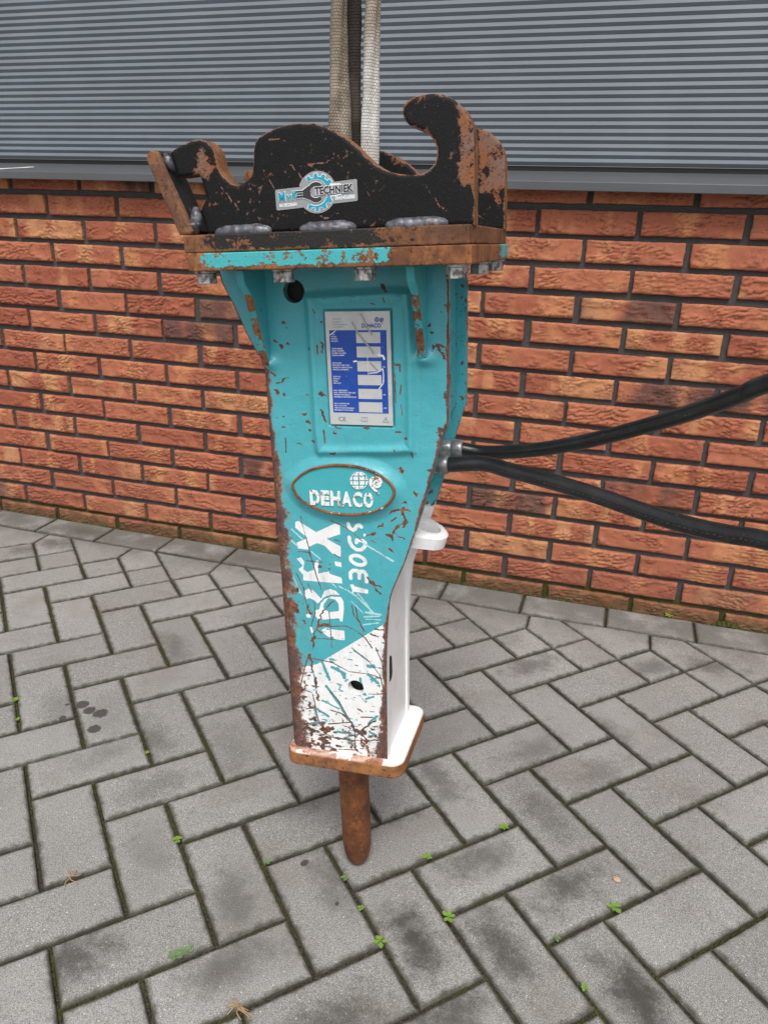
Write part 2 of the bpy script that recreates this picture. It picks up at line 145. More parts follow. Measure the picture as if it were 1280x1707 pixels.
def cdt_plate(name, outline, holes, sp, y0, thick, hfun=None, attrs=None, bev=0.0, back=True, P3=None):
    """flat plate in (x,z), front at y0, dense front face carrying relief and wear attributes"""
    outline = resample(outline, sp); hol = [resample(h_, min(sp, 0.002)) for h_ in holes]
    O = np.array(outline); mn = O.min(0); mx = O.max(0)
    gx = np.arange(mn[0] + sp / 2, mx[0], sp); gz = np.arange(mn[1] + sp / 2, mx[1], sp * 0.866)
    G = np.array([(x + (sp / 2 if k % 2 else 0), z) for k, z in enumerate(gz) for x in gx])
    ok = inside(G, outline) & (line_dist(G, outline, True) > sp * 0.55)
    for h_ in hol: ok &= ~inside(G, h_) & (line_dist(G, h_, True) > sp * 0.55)
    G = G[ok]
    loops = [outline] + hol; V = []; E = []
    for lp in loops:
        b = len(V); V += lp; E += [(b + k, b + (k + 1) % len(lp)) for k in range(len(lp))]
    V2 = [Vector(v) for v in V] + [Vector(g) for g in G]
    rv, re, rf, _, _, _ = delaunay_2d_cdt(V2, E, [], 0, 1e-7, True)
    Q = np.array([(v.x, v.y) for v in rv]); T = np.array([tuple(f) for f in rf if len(f) == 3])
    Cn = Q[T].mean(1); keep = inside(Cn, outline)
    for h_ in hol: keep &= ~inside(Cn, h_)
    T = T[keep]
    a, b, c = Q[T[:, 0]], Q[T[:, 1]], Q[T[:, 2]]
    cr = (b[:, 0] - a[:, 0]) * (c[:, 1] - a[:, 1]) - (b[:, 1] - a[:, 1]) * (c[:, 0] - a[:, 0])
    T[cr < 0] = T[cr < 0][:, ::-1]                      # front faces -y
    n0 = len(Q); Y = np.full(n0, y0)
    if hfun is not None: Y = Y - hfun(Q)                # relief towards the viewer
    dl = None
    if bev:
        dl = line_dist(Q, outline, True); 
        Y = Y + np.where(dl < bev, bev - np.sqrt(np.maximum(bev ** 2 - (bev - dl) ** 2, 0)), 0)
    verts = [(x, y, z) for (x, z), y in zip(Q, Y)]; faces = [tuple(t) for t in T]; midx = [0] * len(faces)
    # rims
    key = {}
    for k, q in enumerate(Q): key[(round(q[0], 6), round(q[1], 6))] = k
    for li, lp in enumerate(loops):
        f_idx = [key.get((round(p[0], 6), round(p[1], 6))) for p in lp]
        base = len(verts); verts += [(p[0], verts[i][1], p[1]) if i is not None else (p[0], y0, p[1]) for p, i in zip(lp, f_idx)]
        b2 = len(verts); verts += [(p[0], y0 + thick, p[1]) for p in lp]; n = len(lp)
        for k in range(n):
            k2 = (k + 1) % n; f = (base + k, base + k2, b2 + k2, b2 + k)
            faces.append(f if li else f); midx.append(1)
        if back and li == 0 and not hol: faces.append(tuple(b2 + k for k in range(n))); midx.append(0)
    if hol and back:
        b3 = len(verts); verts += [(x, y0 + thick, z) for x, z in Q]; faces += [tuple(b3 + i for i in t[::-1]) for t in T]; midx += [0] * len(T)
    me = bpy.data.meshes.new(name); me.from_pydata(verts, [], faces); me.update()
    me.polygons.foreach_set('material_index', midx)
    sm = [k < len(T) for k in range(len(faces))]
    me.polygons.foreach_set('use_smooth', sm)
    allQ = np.array([(v[0], v[2]) for v in verts])
    if attrs:
        for nm, fn in attrs.items(): set_attr(me, nm, fn(allQ))
    return me
def tube(name, pts, rad, n=16, cap=True, uv=False, section=None):
    """sweep along 3-d points; rad number or list; section: list of (a,b) unit coords"""
    P = [Vector(p) for p in pts]; N = len(P); V = []; F = []
    up = Vector((0, 0, 1)); prev = None
    sec = section or [(math.cos(2 * math.pi * k / n), math.sin(2 * math.pi * k / n)) for k in range(n)]; n = len(sec)
    for k in range(N):
        t = (P[min(k + 1, N - 1)] - P[max(k - 1, 0)]).normalized()
        if prev is None:
            a = t.cross(up); a = a if a.length > 1e-3 else t.cross(Vector((0, 1, 0))); a.normalize()
        else:
            a = (prev - t * prev.dot(t)).normalized()
        prev = a; b = t.cross(a)
        r = rad[k] if isinstance(rad, (list, tuple)) else rad
        for (u, v) in sec: V.append(P[k] + a * (u * r) + b * (v * r))
    for k in range(N - 1):
        for j in range(n):
            j2 = (j + 1) % n; F.append((k * n + j, k * n + j2, (k + 1) * n + j2, (k + 1) * n + j))
    if cap: F.append(tuple(range(n))[::-1]); F.append(tuple((N - 1) * n + j for j in range(n)))
    me = mesh(name, V, F, True); fix_normals(me)
    return me
def lathe(name, prof, n=24, axis='z', smooth_shade=True):
    V = []; F = []
    for (r, z) in prof:
        for k in range(n):
            t = 2 * math.pi * k / n; c, s = r * math.cos(t), r * math.sin(t)
            V.append((c, s, z) if axis == 'z' else (z, c, s))
    for i in range(len(prof) - 1):
        for k in range(n):
            k2 = (k + 1) % n; F.append((i * n + k, i * n + k2, (i + 1) * n + k2, (i + 1) * n + k))
    F.append(tuple(range(n))); F.append(tuple((len(prof) - 1) * n + k for k in range(n)))
    return fix_normals(mesh(name, V, F, smooth_shade))
def join_meshes(name, items):
    """items: list of (mesh, matrix)"""
    V = []; F = []; 
    for me, mt in items:
        b = len(V); V += [tuple(mt @ v.co) for v in me.vertices]; F += [tuple(b + i for i in p.vertices) for p in me.polygons]
    return mesh(name, V, F)

# text: one batch of font curves turned into meshes (built-in font only)
def text_mesh(name, body, size, extrude=0.0, bold=0.0, align='LEFT', spacing=1.0):
    cu = bpy.data.curves.new(name, 'FONT'); cu.body = body; cu.size = size; cu.extrude = extrude; cu.offset = bold
    cu.align_x = align; cu.space_character = spacing; cu.resolution_u = 3
    o = bpy.data.objects.new(name, cu); COL.objects.link(o)
    dg = bpy.context.evaluated_depsgraph_get(); me = bpy.data.meshes.new_from_object(o.evaluated_get(dg))
    bpy.data.objects.remove(o); bpy.data.curves.remove(cu); return me
def fit_text(name, body, x0, x1, z0, z1, y, extrude=0.0, bold=0.0, tilt=0.0, spacing=1.0):
    """text fitted to a rectangle in the hammer's (x,z) plane, facing -y"""
    me = text_mesh(name, body, 1.0, 0.0, bold, 'LEFT', spacing)
    co = np.array([v.co[:] for v in me.vertices]); mn = co.min(0); mx = co.max(0); sx = (x1 - x0) / (mx[0] - mn[0]); sz = (z1 - z0) / (mx[1] - mn[1])
    F = [tuple(p.vertices) for p in me.polygons]
    V = []
    for c in co:
        x = x0 + (c[0] - mn[0]) * sx; z = z0 + (c[1] - mn[1]) * sz
        V.append((x, y, z + (x - x0) * tilt))
    bpy.data.meshes.remove(me)
    return V, F
def solid_text(name, VF, depth):
    V, F = VF; n = len(V); ec = {}
    for f in F:
        for a, b in zip(f, f[1:] + f[:1]): ec[(a, b)] = 1
    V2 = V + [(x, y + depth, z) for x, y, z in V]; F2 = list(F)
    for (a, b) in ec:
        if (b, a) not in ec: F2.append((a, b, b + n, a + n))
    return fix_normals(mesh(name, V2, F2))

# ------------------------------------------------------------------ materials
class NT:
    def __init__(s, name):
        s.m = bpy.data.materials.new(name); s.m.use_nodes = True; s.t = s.m.node_tree; s.t.nodes.clear()
        s.out = s.t.nodes.new('ShaderNodeOutputMaterial'); s.b = s.t.nodes.new('ShaderNodeBsdfPrincipled'); s.t.links.new(s.b.outputs[0], s.out.inputs[0])
    def n(s, typ, **kw):
        nd = s.t.nodes.new('ShaderNode' + typ)
        for k, v in kw.items(): setattr(nd, k, v)
        return nd
    def link(s, a, b): s.t.links.new(a, b)
    def put(s, sock, v):
        if hasattr(v, 'is_linked') or isinstance(v, bpy.types.NodeSocket): s.link(v, sock)
        else:
            if isinstance(v, (tuple, list)) and len(v) == 3 and sock.type == 'RGBA': v = (*v, 1)
            sock.default_value = v
    def math(s, op, a, b=0.0, clamp=False):
        nd = s.n('Math', operation=op, use_clamp=clamp); s.put(nd.inputs[0], a); s.put(nd.inputs[1], b); return nd.outputs[0]
    def mix(s, f, a, b, blend='MIX'):
        nd = s.n('Mix', data_type='RGBA', blend_type=blend); s.put(nd.inputs[0], f); s.put(nd.inputs[6], a); s.put(nd.inputs[7], b); return nd.outputs[2]
    def ramp(s, f, lo, hi, a=0.0, b=1.0, interp='SMOOTHSTEP'):
        nd = s.n('MapRange', interpolation_type=interp, clamp=True); s.put(nd.inputs[0], f); nd.inputs[1].default_value = lo; nd.inputs[2].default_value = hi; s.put(nd.inputs[3], a); s.put(nd.inputs[4], b); return nd.outputs[0]
    def coord(s, kind='Object', ob=None, scale=None, offset=None):
        nd = s.n('TexCoord')
        if ob is not None: nd.object = ob
        v = nd.outputs[kind]
        if scale is not None or offset is not None:
            mp = s.n('Mapping'); s.link(v, mp.inputs[0])
            if scale is not None: mp.inputs['Scale'].default_value = scale
            if offset is not None: s.put(mp.inputs['Location'], offset)
            v = mp.outputs[0]
        return v
    def noise(s, v, scale, detail=3.0, rough=0.55, dist=0.0):
        nd = s.n('TexNoise'); s.link(v, nd.inputs['Vector']); nd.inputs['Scale'].default_value = scale; nd.inputs['Detail'].default_value = detail; nd.inputs['Roughness'].default_value = rough; nd.inputs['Distortion'].default_value = dist; return nd.outputs['Fac']
    def vor(s, v, scale, feature='F1', out='Distance', rnd=1.0):
        nd = s.n('TexVoronoi', feature=feature); s.link(v, nd.inputs['Vector']); nd.inputs['Scale'].default_value = scale
        nd.inputs['Randomness'].default_value = rnd; return nd.outputs[out]
    def attr(s, name, typ='GEOMETRY'):
        nd = s.n('Attribute', attribute_type=typ); nd.attribute_name = name; return nd.outputs['Fac']
    def bump(s, hgt, strength, dist, prev=None):
        nd = s.n('Bump'); s.link(hgt, nd.inputs['Height']); nd.inputs['Strength'].default_value = strength; nd.inputs['Distance'].default_value = dist
        if prev is not None: s.link(prev, nd.inputs['Normal'])
        return nd.outputs[0]
    def fin(s, col, rough, normal=None, metal=0.0, spec=0.5):
        s.put(s.b.inputs['Base Color'], col); s.put(s.b.inputs['Roughness'], rough); s.put(s.b.inputs['Metallic'], metal); s.b.inputs['Specular IOR Level'].default_value = spec
        if normal is not None: s.link(normal, s.b.inputs['Normal'])
        return s.m
def plain(name, col, rough=0.5, metal=0.0, spec=0.5):
    t = NT(name); return t.fin(col, rough, None, metal, spec)

BREAKER = bpy.data.objects.new('hydraulic_breaker', None); COL.objects.link(BREAKER); BREAKER.matrix_world = HMAT
BREAKER.empty_display_size = 0.1
TEAL = (0.060, 0.362, 0.420); WHITE = (0.80, 0.80, 0.80)
RUST_O = (0.285, 0.105, 0.038); RUST_D = (0.060, 0.030, 0.022); RUST_R = (0.150, 0.060, 0.045)

def rust_color(t, v):
    a = t.noise(v, 60, 4, 0.65); b = t.noise(v, 260, 3, 0.6)
    c = t.mix(t.ramp(a, 0.38, 0.62), RUST_R, RUST_O)
    c = t.mix(t.ramp(b, 0.46, 0.66), c, RUST_D)
    return c

def mat_front_plate():
    t = NT('worn_teal_plate'); v = t.coord('Object', BREAKER)
    fine = t.noise(v, 900, 2, 0.6); med = t.noise(v, 240, 3, 0.6)
    jit = t.math('MULTIPLY', t.math('SUBTRACT', fine, 0.5), 0.55)
    jit2 = t.math('MULTIPLY', t.math('SUBTRACT', med, 0.5), 0.5)
    def mask(nm, k=1.0, lo=0.44, hi=0.56):
        return t.ramp(t.math('ADD', t.math('ADD', t.attr(nm), t.math('MULTIPLY', jit, k)), t.math('MULTIPLY', jit2, k)), lo, hi)
    teal = t.mix(t.ramp(t.noise(v, 9, 2), 0.3, 0.7), TEAL, (0.072, 0.390, 0.445))
    teal = t.mix(t.ramp(t.noise(t.coord('Object', BREAKER, (30, 30, 300)), 4, 3), 0.62, 0.8), teal, (0.10, 0.42, 0.45))
    c = t.mix(mask('white', 0.25), teal, WHITE)
    c = t.mix(mask('tealscr', 1.2), c, (0.075, 0.33, 0.37))
    c = t.mix(mask('pale', 1.3), c, (0.42, 0.64, 0.66))
    grime = t.ramp(t.noise(t.coord('Object', BREAKER, (1, 1, 0.28)), 60, 5, 0.7), 0.50, 0.78, 0.0, 0.40); c = t.mix(grime, c, (0.11, 0.20, 0.20))
    scuff = t.ramp(t.noise(t.coord('Object', BREAKER, (0.5, 1, 2.6)), 150, 4, 0.75), 0.63, 0.72, 0.0, 0.35); c = t.mix(scuff, c, (0.30, 0.50, 0.52))
    speck = t.ramp(t.noise(v, 330, 2, 0.5), 0.735, 0.755); c = t.mix(t.math('MULTIPLY', speck, 0.8), c, (0.07, 0.045, 0.04))
    rm = mask('rust', 0.8)
    halo = mask('rust', 0.8, 0.30, 0.46)
    c = t.mix(t.math('MULTIPLY', halo, 0.55), c, t.mix(t.noise(v, 90, 2), (0.22, 0.25, 0.22), (0.30, 0.17, 0.12)))
    core = mask('rust', 0.8, 0.62, 0.80); rc = t.mix(t.ramp(t.noise(v, 21, 3), 0.40, 0.62), (0.115, 0.060, 0.055), rust_color(t, v))
    rc = t.mix(t.math('MULTIPLY', t.ramp(t.noise(v, 330, 3, 0.7), 0.60, 0.70), 0.7), rc, (0.33, 0.27, 0.24))
    c = t.mix(rm, c, rc); c = t.mix(t.math('MULTIPLY', core, t.ramp(t.noise(v, 140, 4, 0.7), 0.40, 0.62)), c, (0.062, 0.036, 0.028))
    h_ = t.math('ADD', t.math('MULTIPLY', rm, -1.0), t.math('MULTIPLY', t.noise(v, 420, 3), 0.35))
    nb = t.bump(h_, 0.55, 0.0009); nb = t.bump(t.noise(v, 38, 3), 0.42, 0.0040, nb)
    return t.fin(c, t.ramp(rm, 0, 1, 0.30, 0.82, 'LINEAR'), nb, 0.0, 0.5)
def mat_paint(name, base, base2, rust_amt, wear_scale=70, bands=None, rough=0.4, dark=None):
    """paint flaking to rust; rust_amt = noise threshold"""
    t = NT(name); v = t.coord('Object', BREAKER)
    n = t.math('ADD', t.math('MULTIPLY', t.noise(v, wear_scale, 5, 0.65), 0.75), t.math('MULTIPLY', t.noise(v, wear_scale * 6, 3, 0.6), 0.25))
    if bands is not None: n = t.math('ADD', n, bands(t, v))
    rm = t.ramp(n, rust_amt - 0.012, rust_amt + 0.012)
    c = t.mix(t.ramp(t.noise(v, 14, 3), 0.35, 0.65), base, base2)
    if dark: c = t.mix(t.ramp(t.noise(v, 300, 2), 0.68, 0.72), c, dark)
    c = t.mix(rm, c, rust_color(t, v))
    nb = t.bump(t.math('ADD', t.math('MULTIPLY', rm, -0.8), t.noise(v, 420, 3)), 0.5, 0.0008)
    return t.fin(c, t.ramp(rm, 0, 1, rough, 0.85, 'LINEAR'), nb, 0.0, 0.45)
def mat_rust(name, tint=(1, 1, 1), paint=None, thr=0.6, scale=45, dark=0.5, rough=0.8):
    t = NT(name); v = t.coord('Object', BREAKER)
    c = t.mix(t.ramp(t.noise(v, 38, 5, 0.7), 0.32, 0.68), (0.13 * tint[0], 0.055 * tint[1], 0.030 * tint[2]), (0.30 * tint[0], 0.125 * tint[1], 0.050 * tint[2]))
    c = t.mix(t.ramp(t.noise(v, 170, 4, 0.65), 0.52, 0.72), c, (0.055, 0.030, 0.022))
    c = t.mix(t.ramp(t.noise(v, 22, 3), 0.6, 0.78, 0, dark), c, (0.19, 0.10, 0.065))
    c = t.mix(t.ramp(t.noise(v, 75, 4, 0.7), 0.60, 0.72, 0, 0.8), c, (0.40 * tint[0], 0.165 * tint[1], 0.048 * tint[2]))
    c = t.mix(t.ramp(t.noise(t.coord('Object', BREAKER, (1, 1, 0.22)), 260, 4, 0.7), 0.57, 0.68, 0, 0.85), c, (0.030, 0.021, 0.017))
    c = t.mix(t.ramp(t.noise(v, 210, 3, 0.7), 0.69, 0.73, 0, 0.6), c, (0.42, 0.37, 0.33))
    nb = t.noise(v, 330, 5, 0.7); rg = rough
    if paint is not None:
        q = t.math('ADD', t.math('MULTIPLY', t.noise(v, scale, 5, 0.68), 0.7), t.math('MULTIPLY', t.noise(v, scale * 5, 3), 0.3))
        if len(paint) > 1 and callable(paint[1]): q = t.math('ADD', q, paint[1](t, v))
        pm = t.ramp(q, thr - 0.012, thr + 0.012); c = t.mix(pm, c, paint[0]); rg = t.ramp(pm, 0, 1, rough, 0.4, 'LINEAR')
        nb = t.math('ADD', nb, t.math('MULTIPLY', pm, 1.2))
    return t.fin(c, rg, t.bump(nb, 0.6, 0.0011), 0.0, 0.3)
def sep(t, v, k):
    nd = t.n('SeparateXYZ'); t.link(v, nd.inputs[0]); return nd.outputs[k]
def mat_ear():
    t = NT('black_worn_ear'); v = t.coord('Object', BREAKER)
    med = t.noise(v, 55, 5, 0.68); fine = t.noise(v, 420, 3, 0.6)
    x = sep(t, v, 0); z = sep(t, v, 2)
    w = t.math('ADD', t.attr('wear'), t.math('MULTIPLY', t.math('SUBTRACT', med, 0.5), 1.15))
    w = t.math('ADD', w, t.math('MULTIPLY', t.math('SUBTRACT', fine, 0.5), 0.45))
    spk = t.ramp(t.math('ADD', t.noise(v, 190, 4, 0.7), t.math('MULTIPLY', t.noise(v, 18, 3), 0.45)), 0.885, 0.92)
    rm = t.math('MAXIMUM', t.ramp(w, 0.46, 0.56), t.math('MULTIPLY', spk, 0.8))
    c = t.mix(t.ramp(t.noise(v, 500, 2), 0.55, 0.72), (0.006, 0.006, 0.0065), (0.020, 0.019, 0.018))
    pr = t.mix(t.ramp(t.noise(v, 30, 4), 0.40, 0.62), (0.20, 0.115, 0.088), (0.25, 0.095, 0.042))
    pr = t.mix(t.ramp(fine, 0.52, 0.72), pr, (0.065, 0.035, 0.026))
    c = t.mix(rm, c, pr)
    nb = t.bump(t.math('ADD', t.math('MULTIPLY', rm, -0.6), t.noise(v, 600, 4, 0.7)), 0.55, 0.0010)
    return t.fin(c, t.ramp(rm, 0, 1, 0.62, 0.85, 'LINEAR'), nb, 0.0, 0.22)

def mat_white():
    t = NT('white_paint'); v = t.coord('Object', BREAKER)
    c = t.mix(t.ramp(t.noise(v, 30, 4), 0.45, 0.75), WHITE, (0.70, 0.70, 0.69))
    c = t.mix(t.ramp(t.noise(v, 160, 4, 0.7), 0.70, 0.76), c, (0.42, 0.34, 0.28))
    nb = t.bump(t.noise(v, 220, 3), 0.30, 0.0012)
    return t.fin(c, 0.42, nb, 0, 0.45)

# ================================================================== THE SETTING
def world_px(p):
    d = (np.array(p) - CAMPOS) @ CM
    return (640 + FPX * d[0] / d[1], 853.5 - FPX * d[2] / d[1]) if d[1] > 0.05 else (-9e3, -9e3)
def in_frame(p, mg=90):
    x, y = world_px(p); return -mg < x < 1280 + mg and -mg < y < 1707 + mg

# ---- concrete paving: herringbone at 45 degrees, mitre stones and an edging course along the wall
def mat_paver():
    t = NT('concrete_paver'); pos = t.n('NewGeometry').outputs['Position']; oc = t.coord('Object')
    oi = t.n('ObjectInfo'); rnd = t.math('FRACT', t.math('ADD', oi.outputs['Random'], t.n('NewGeometry').outputs['Random Per Island']))
    c = t.mix(rnd, (0.238, 0.231, 0.219), (0.325, 0.318, 0.306))
    big = t.noise(pos, 3.2, 3); c = t.mix(t.ramp(big, 0.42, 0.68, 0, 0.6), c, (0.235, 0.228, 0.217))
    c = t.mix(t.ramp(t.noise(pos, 34, 5, 0.65), 0.50, 0.74, 0, 0.5), c, (0.185, 0.176, 0.163))
    # fine aggregate: dark and light grains
    f1 = t.noise(pos, 540, 2, 0.8); f2 = t.noise(pos, 760, 1, 0.5)
    c = t.mix(t.ramp(f1, 0.36, 0.56, 0.68, 0.0), c, (0.085, 0.082, 0.078))
    c = t.mix(t.ramp(f2, 0.54, 0.68, 0, 0.60), c, (0.60, 0.59, 0.575))
    vd = t.vor(pos, 170); vc = t.n('TexVoronoi'); t.link(pos, vc.inputs['Vector']); vc.inputs['Scale'].default_value = 170
    sel = t.ramp(sep(t, vc.outputs['Color'], 0), 0.90, 0.93); c = t.mix(t.math('MULTIPLY', sel, t.ramp(vd, 0.10, 0.22, 0.85, 0.0)), c, (0.70, 0.68, 0.64))
    # soot-dark worn patch of its own place on each stone
    st = t.attr('stain', 'OBJECT'); cx = t.n('CombineXYZ'); t.link(t.attr('stain_x', 'OBJECT'), cx.inputs[0]); t.link(t.attr('stain_y', 'OBJECT'), cx.inputs[1])
    sb = t.n('VectorMath', operation='SUBTRACT'); t.link(oc, sb.inputs[0]); t.link(cx.outputs[0], sb.inputs[1])
    sc = t.n('VectorMath', operation='MULTIPLY'); t.link(sb.outputs[0], sc.inputs[0]); sc.inputs[1].default_value = (9.5, 19, 0)
    ln = t.n('VectorMath', operation='LENGTH'); t.link(sc.outputs[0], ln.inputs[0])
    dist = t.math('ADD', ln.outputs['Value'], t.math('MULTIPLY', t.math('SUBTRACT', t.noise(pos, 24, 6, 0.75), 0.5), 2.2))
    sm = t.math('MULTIPLY', t.ramp(dist, 0.0, 1.0, 0.92, 0.0), st)
    c = t.mix(t.math('MULTIPLY', t.ramp(t.noise(pos, 5.5, 4, 0.6), 0.52, 0.70), 0.35), c, (0.17, 0.145, 0.115))
    c = t.mix(sm, c, (0.050, 0.045, 0.040))
    # oil drips
    om = None
    for (ox, oy, orad) in D['OIL']:
        dn = t.n('VectorMath', operation='DISTANCE'); t.link(pos, dn.inputs[0]); dn.inputs[1].default_value = (ox, oy, 0.0)
        q = t.ramp(t.math('ADD', dn.outputs['Value'], t.math('MULTIPLY', t.math('SUBTRACT', t.noise(pos, 90, 2), 0.5), 0.010)), orad * 0.85, orad * 1.15, 0.88, 0.0)
        om = q if om is None else t.math('MAXIMUM', om, q)
    c = t.mix(om, c, (0.048, 0.043, 0.042))
    # earthy, mossy dirt along the stone's border
    ed = t.math('ADD', t.attr('edge'), t.math('MULTIPLY', t.math('SUBTRACT', t.noise(pos, 60, 4, 0.65), 0.55), 1.2))
    em = t.ramp(ed, 0.28, 1.05, 0, 0.90); dirt = t.mix(t.ramp(t.noise(pos, 25, 3), 0.45, 0.65), (0.058, 0.051, 0.040), (0.058, 0.055, 0.034))
    c = t.mix(em, c, dirt)
    # damp green-black film close to the wall foot
    wy = sep(t, pos, 1); wf = t.math('MULTIPLY', t.ramp(t.math('ADD', wy, t.math('MULTIPLY', t.noise(pos, 9, 4), 0.16)), -0.14, 0.02), t.ramp(t.noise(pos, 10, 4), 0.30, 0.55))
    c = t.mix(t.math('MULTIPLY', wf, 0.62), c, (0.082, 0.078, 0.062))
    hb = t.math('ADD', t.math('MULTIPLY', f1, 0.7), t.noise(pos, 260, 3, 0.7))
    nb = t.bump(hb, 0.50, 0.0016); nb = t.bump(t.noise(pos, 40, 2), 0.2, 0.003, nb)
    return t.fin(c, 0.88, nb, 0.0, 0.25)
M_PAVER = mat_paver()
def mat_joint():
    t = NT('mossy_joint_sand'); pos = t.n('NewGeometry').outputs['Position']
    c = t.mix(t.ramp(t.noise(pos, 300, 3), 0.35, 0.65), (0.030, 0.026, 0.020), (0.085, 0.072, 0.052))
    g = t.ramp(t.math('ADD', t.noise(pos, 14, 4, 0.7), t.math('MULTIPLY', t.noise(pos, 120, 3), 0.25)), 0.62, 0.80)
    c = t.mix(g, c, t.mix(t.noise(pos, 200, 2), (0.035, 0.046, 0.012), (0.085, 0.100, 0.024)))
    c = t.mix(t.ramp(t.noise(pos, 700, 1), 0.70, 0.74), c, (0.36, 0.33, 0.27))
    return t.fin(c, 0.95, t.bump(t.noise(pos, 300, 4, 0.8), 0.9, 0.004), 0, 0.15)
M_JOINT = mat_joint()

PS = 0.1037; PA0 = 0.0414; PB0 = -0.0064; EDGE_Y = -0.117
def ab2xy(a, b): return ((a + b) / math.sqrt(2), (a - b) / math.sqrt(2))
def corner(i, j): return ab2xy(i * PS + PA0, j * PS + PB0)
def inset_poly(P, d):
    n = len(P); out = []
    P = [Vector(p) for p in P]
    for k in range(n):
        a, b, c = P[k - 1], P[k], P[(k + 1) % n]
        e1 = (b - a).normalized(); e2 = (c - b).normalized()
        n1 = Vector((-e1.y, e1.x)); n2 = Vector((-e2.y, e2.x))
        den = 1 + n1.dot(n2); out.append(b + (n1 + n2) * (d / max(den, 0.2)))
    return out
def ccw(P):
    A = sum(P[k][0] * P[(k + 1) % len(P)][1] - P[(k + 1) % len(P)][0] * P[k][1] for k in range(len(P)))
    return P if A > 0 else P[::-1]
def stone_geo(polys, gap=0.0030, groove=None, depth=0.055, jit=0.0, rng=random):
    """convex pieces of one stone; chamfered rim, attribute edge"""
    V = []; F = []; ed = []
    for P in polys:
        P = ccw(P); n = len(P)
        g = gap if groove is None else groove
        rings = [(inset_poly(P, g), -depth, 1.0), (inset_poly(P, g), -0.0042, 1.0), (inset_poly(P, g + 0.0012), -0.0016, 0.95), (inset_poly(P, g + 0.0042), 0.0, 0.66), (inset_poly(P, g + 0.015), 0.0005, 0.0)]
        b0 = len(V)
        for (q, z, e_) in rings:
            for p in q: V.append((p[0] + rng.uniform(-jit, jit), p[1] + rng.uniform(-jit, jit), z)); ed.append(e_)
        for r in range(len(rings) - 1):
            for k in range(n):
                k2 = (k + 1) % n; F.append((b0 + r * n + k, b0 + r * n + k2, b0 + (r + 1) * n + k2, b0 + (r + 1) * n + k))
        F.append(tuple(b0 + (len(rings) - 1) * n + k for k in range(n)))
    return V, F, ed
def stone_mesh(name, polys, **kw):
    V, F, ed = stone_geo(polys, **kw); me = mesh(name, V, F); set_attr(me, 'edge', ed); me.materials.append(M_PAVER); return me
rect = lambda a, b: [(-a / 2, -b / 2), (a / 2, -b / 2), (a / 2, b / 2), (-a / 2, b / 2)]
FULL = [stone_mesh('paver_stone', [rect(2 * PS, PS)], jit=0.0008) for _ in range(9)]
HALF = [stone_mesh('half_paver_stone', [rect(PS, PS)], jit=0.0008) for _ in range(3)]
EDGEM = [stone_mesh('edging_stone', [rect(0.2146, 0.1085)], jit=0.0008) for _ in range(4)]
def mitre_polys(i, strip=EDGE_Y):
    """pentagon stone split by two false joints; (i, i+3) is its upper left corner"""
    j = i + 3
    P1, P2, P3 = corner(i, j), corner(i, j + 2), corner(i + 2, j + 2)
    up = strip
    g1 = corner(i + 1, j + 2); gm = corner(i + 1, j + 1); gl = corner(i, j + 1)
    # false joint a=i+1 runs up to the strip
    tx = gm[0] + (up - gm[1]) * (-1) ; gt = (gm[0] - (up - gm[1]), up)
    A = [(P1[0], up), P1, gl, gm, gt]
    B = [gl, P2, g1, gm]
    Cc = [gt, g1, P3, (P3[0], up)]
    return [A, B, Cc], ((P1[0] + P3[0]) / 2, (up + P2[1]) / 2)
pl, pc = mitre_polys(0)
MITRE = stone_mesh('mitre_stone', [[(x - pc[0], y - pc[1]) for x, y in p] for p in pl], gap=0.0016, groove=0.0012)

pavement = obj('pavement', mesh('pavement', [(-3.2, -3.6, -0.0075), (5.6, -3.6, -0.0075), (5.6, 0.02, -0.0075), (-3.2, 0.02, -0.0075)], [(0, 1, 2, 3)]), M_JOINT)
pavement['kind'] = 'structure'
rest_V = []; rest_F = []; rest_e = []
stones = []
def add_stone(me, c, ang, vis, name='paver'):
    z = random.uniform(-0.0012, 0.0012); tx, ty = random.gauss(0, 0.0035), random.gauss(0, 0.0035)
    rot = Matrix.Translation((c[0], c[1], z)) @ Matrix.Rotation(ang + random.gauss(0, 0.004), 4, 'Z') @ Matrix.Rotation(tx, 4, 'X') @ Matrix.Rotation(ty, 4, 'Y')
    if vis:
        o = obj(name, me, None, pavement); o.matrix_world = rot; stones.append((o, c)); 
        o['stain'] = max(0.0, random.gauss(-0.06, 0.24)); o['stain_x'] = random.uniform(-0.05, 0.05); o['stain_y'] = random.uniform(-0.02, 0.02)
    else:
        b = len(rest_V); rest_V.extend([tuple(rot @ v.co) for v in me.vertices]); rest_F.extend([tuple(b + k for k in p.vertices) for p in me.polygons])
        e_ = np.zeros(len(me.vertices), np.float32); me.attributes['edge'].data.foreach_get('value', e_); rest_e.extend(e_.tolist())
XR = (-2.6, 5.0); YR = (-3.3, 0.0)
for i in range(-60, 60):
    for j in range(-60, 80):
        d = i - j; dm = d % 4
        if d > -4: continue
        if dm == 2: c0 = ab2xy((i + 1) * PS + PA0, (j + .5) * PS + PB0); ang = R_(45); kind = 0
        elif dm == 1: c0 = ab2xy((i + .5) * PS + PA0, (j + 1) * PS + PB0); ang = R_(-45); kind = 0
        elif d == -4 and i % 2 != 0: c0 = ab2xy((i + .5) * PS + PA0, (j + .5) * PS + PB0); ang = R_(45); kind = 1
        else: continue
        if not (XR[0] < c0[0] < XR[1] and YR[0] < c0[1]): continue
        add_stone(random.choice(HALF if kind else FULL), c0, ang + (math.pi if random.random() < .5 else 0), in_frame((*c0, 0)), 'half_paver' if kind else 'paver')
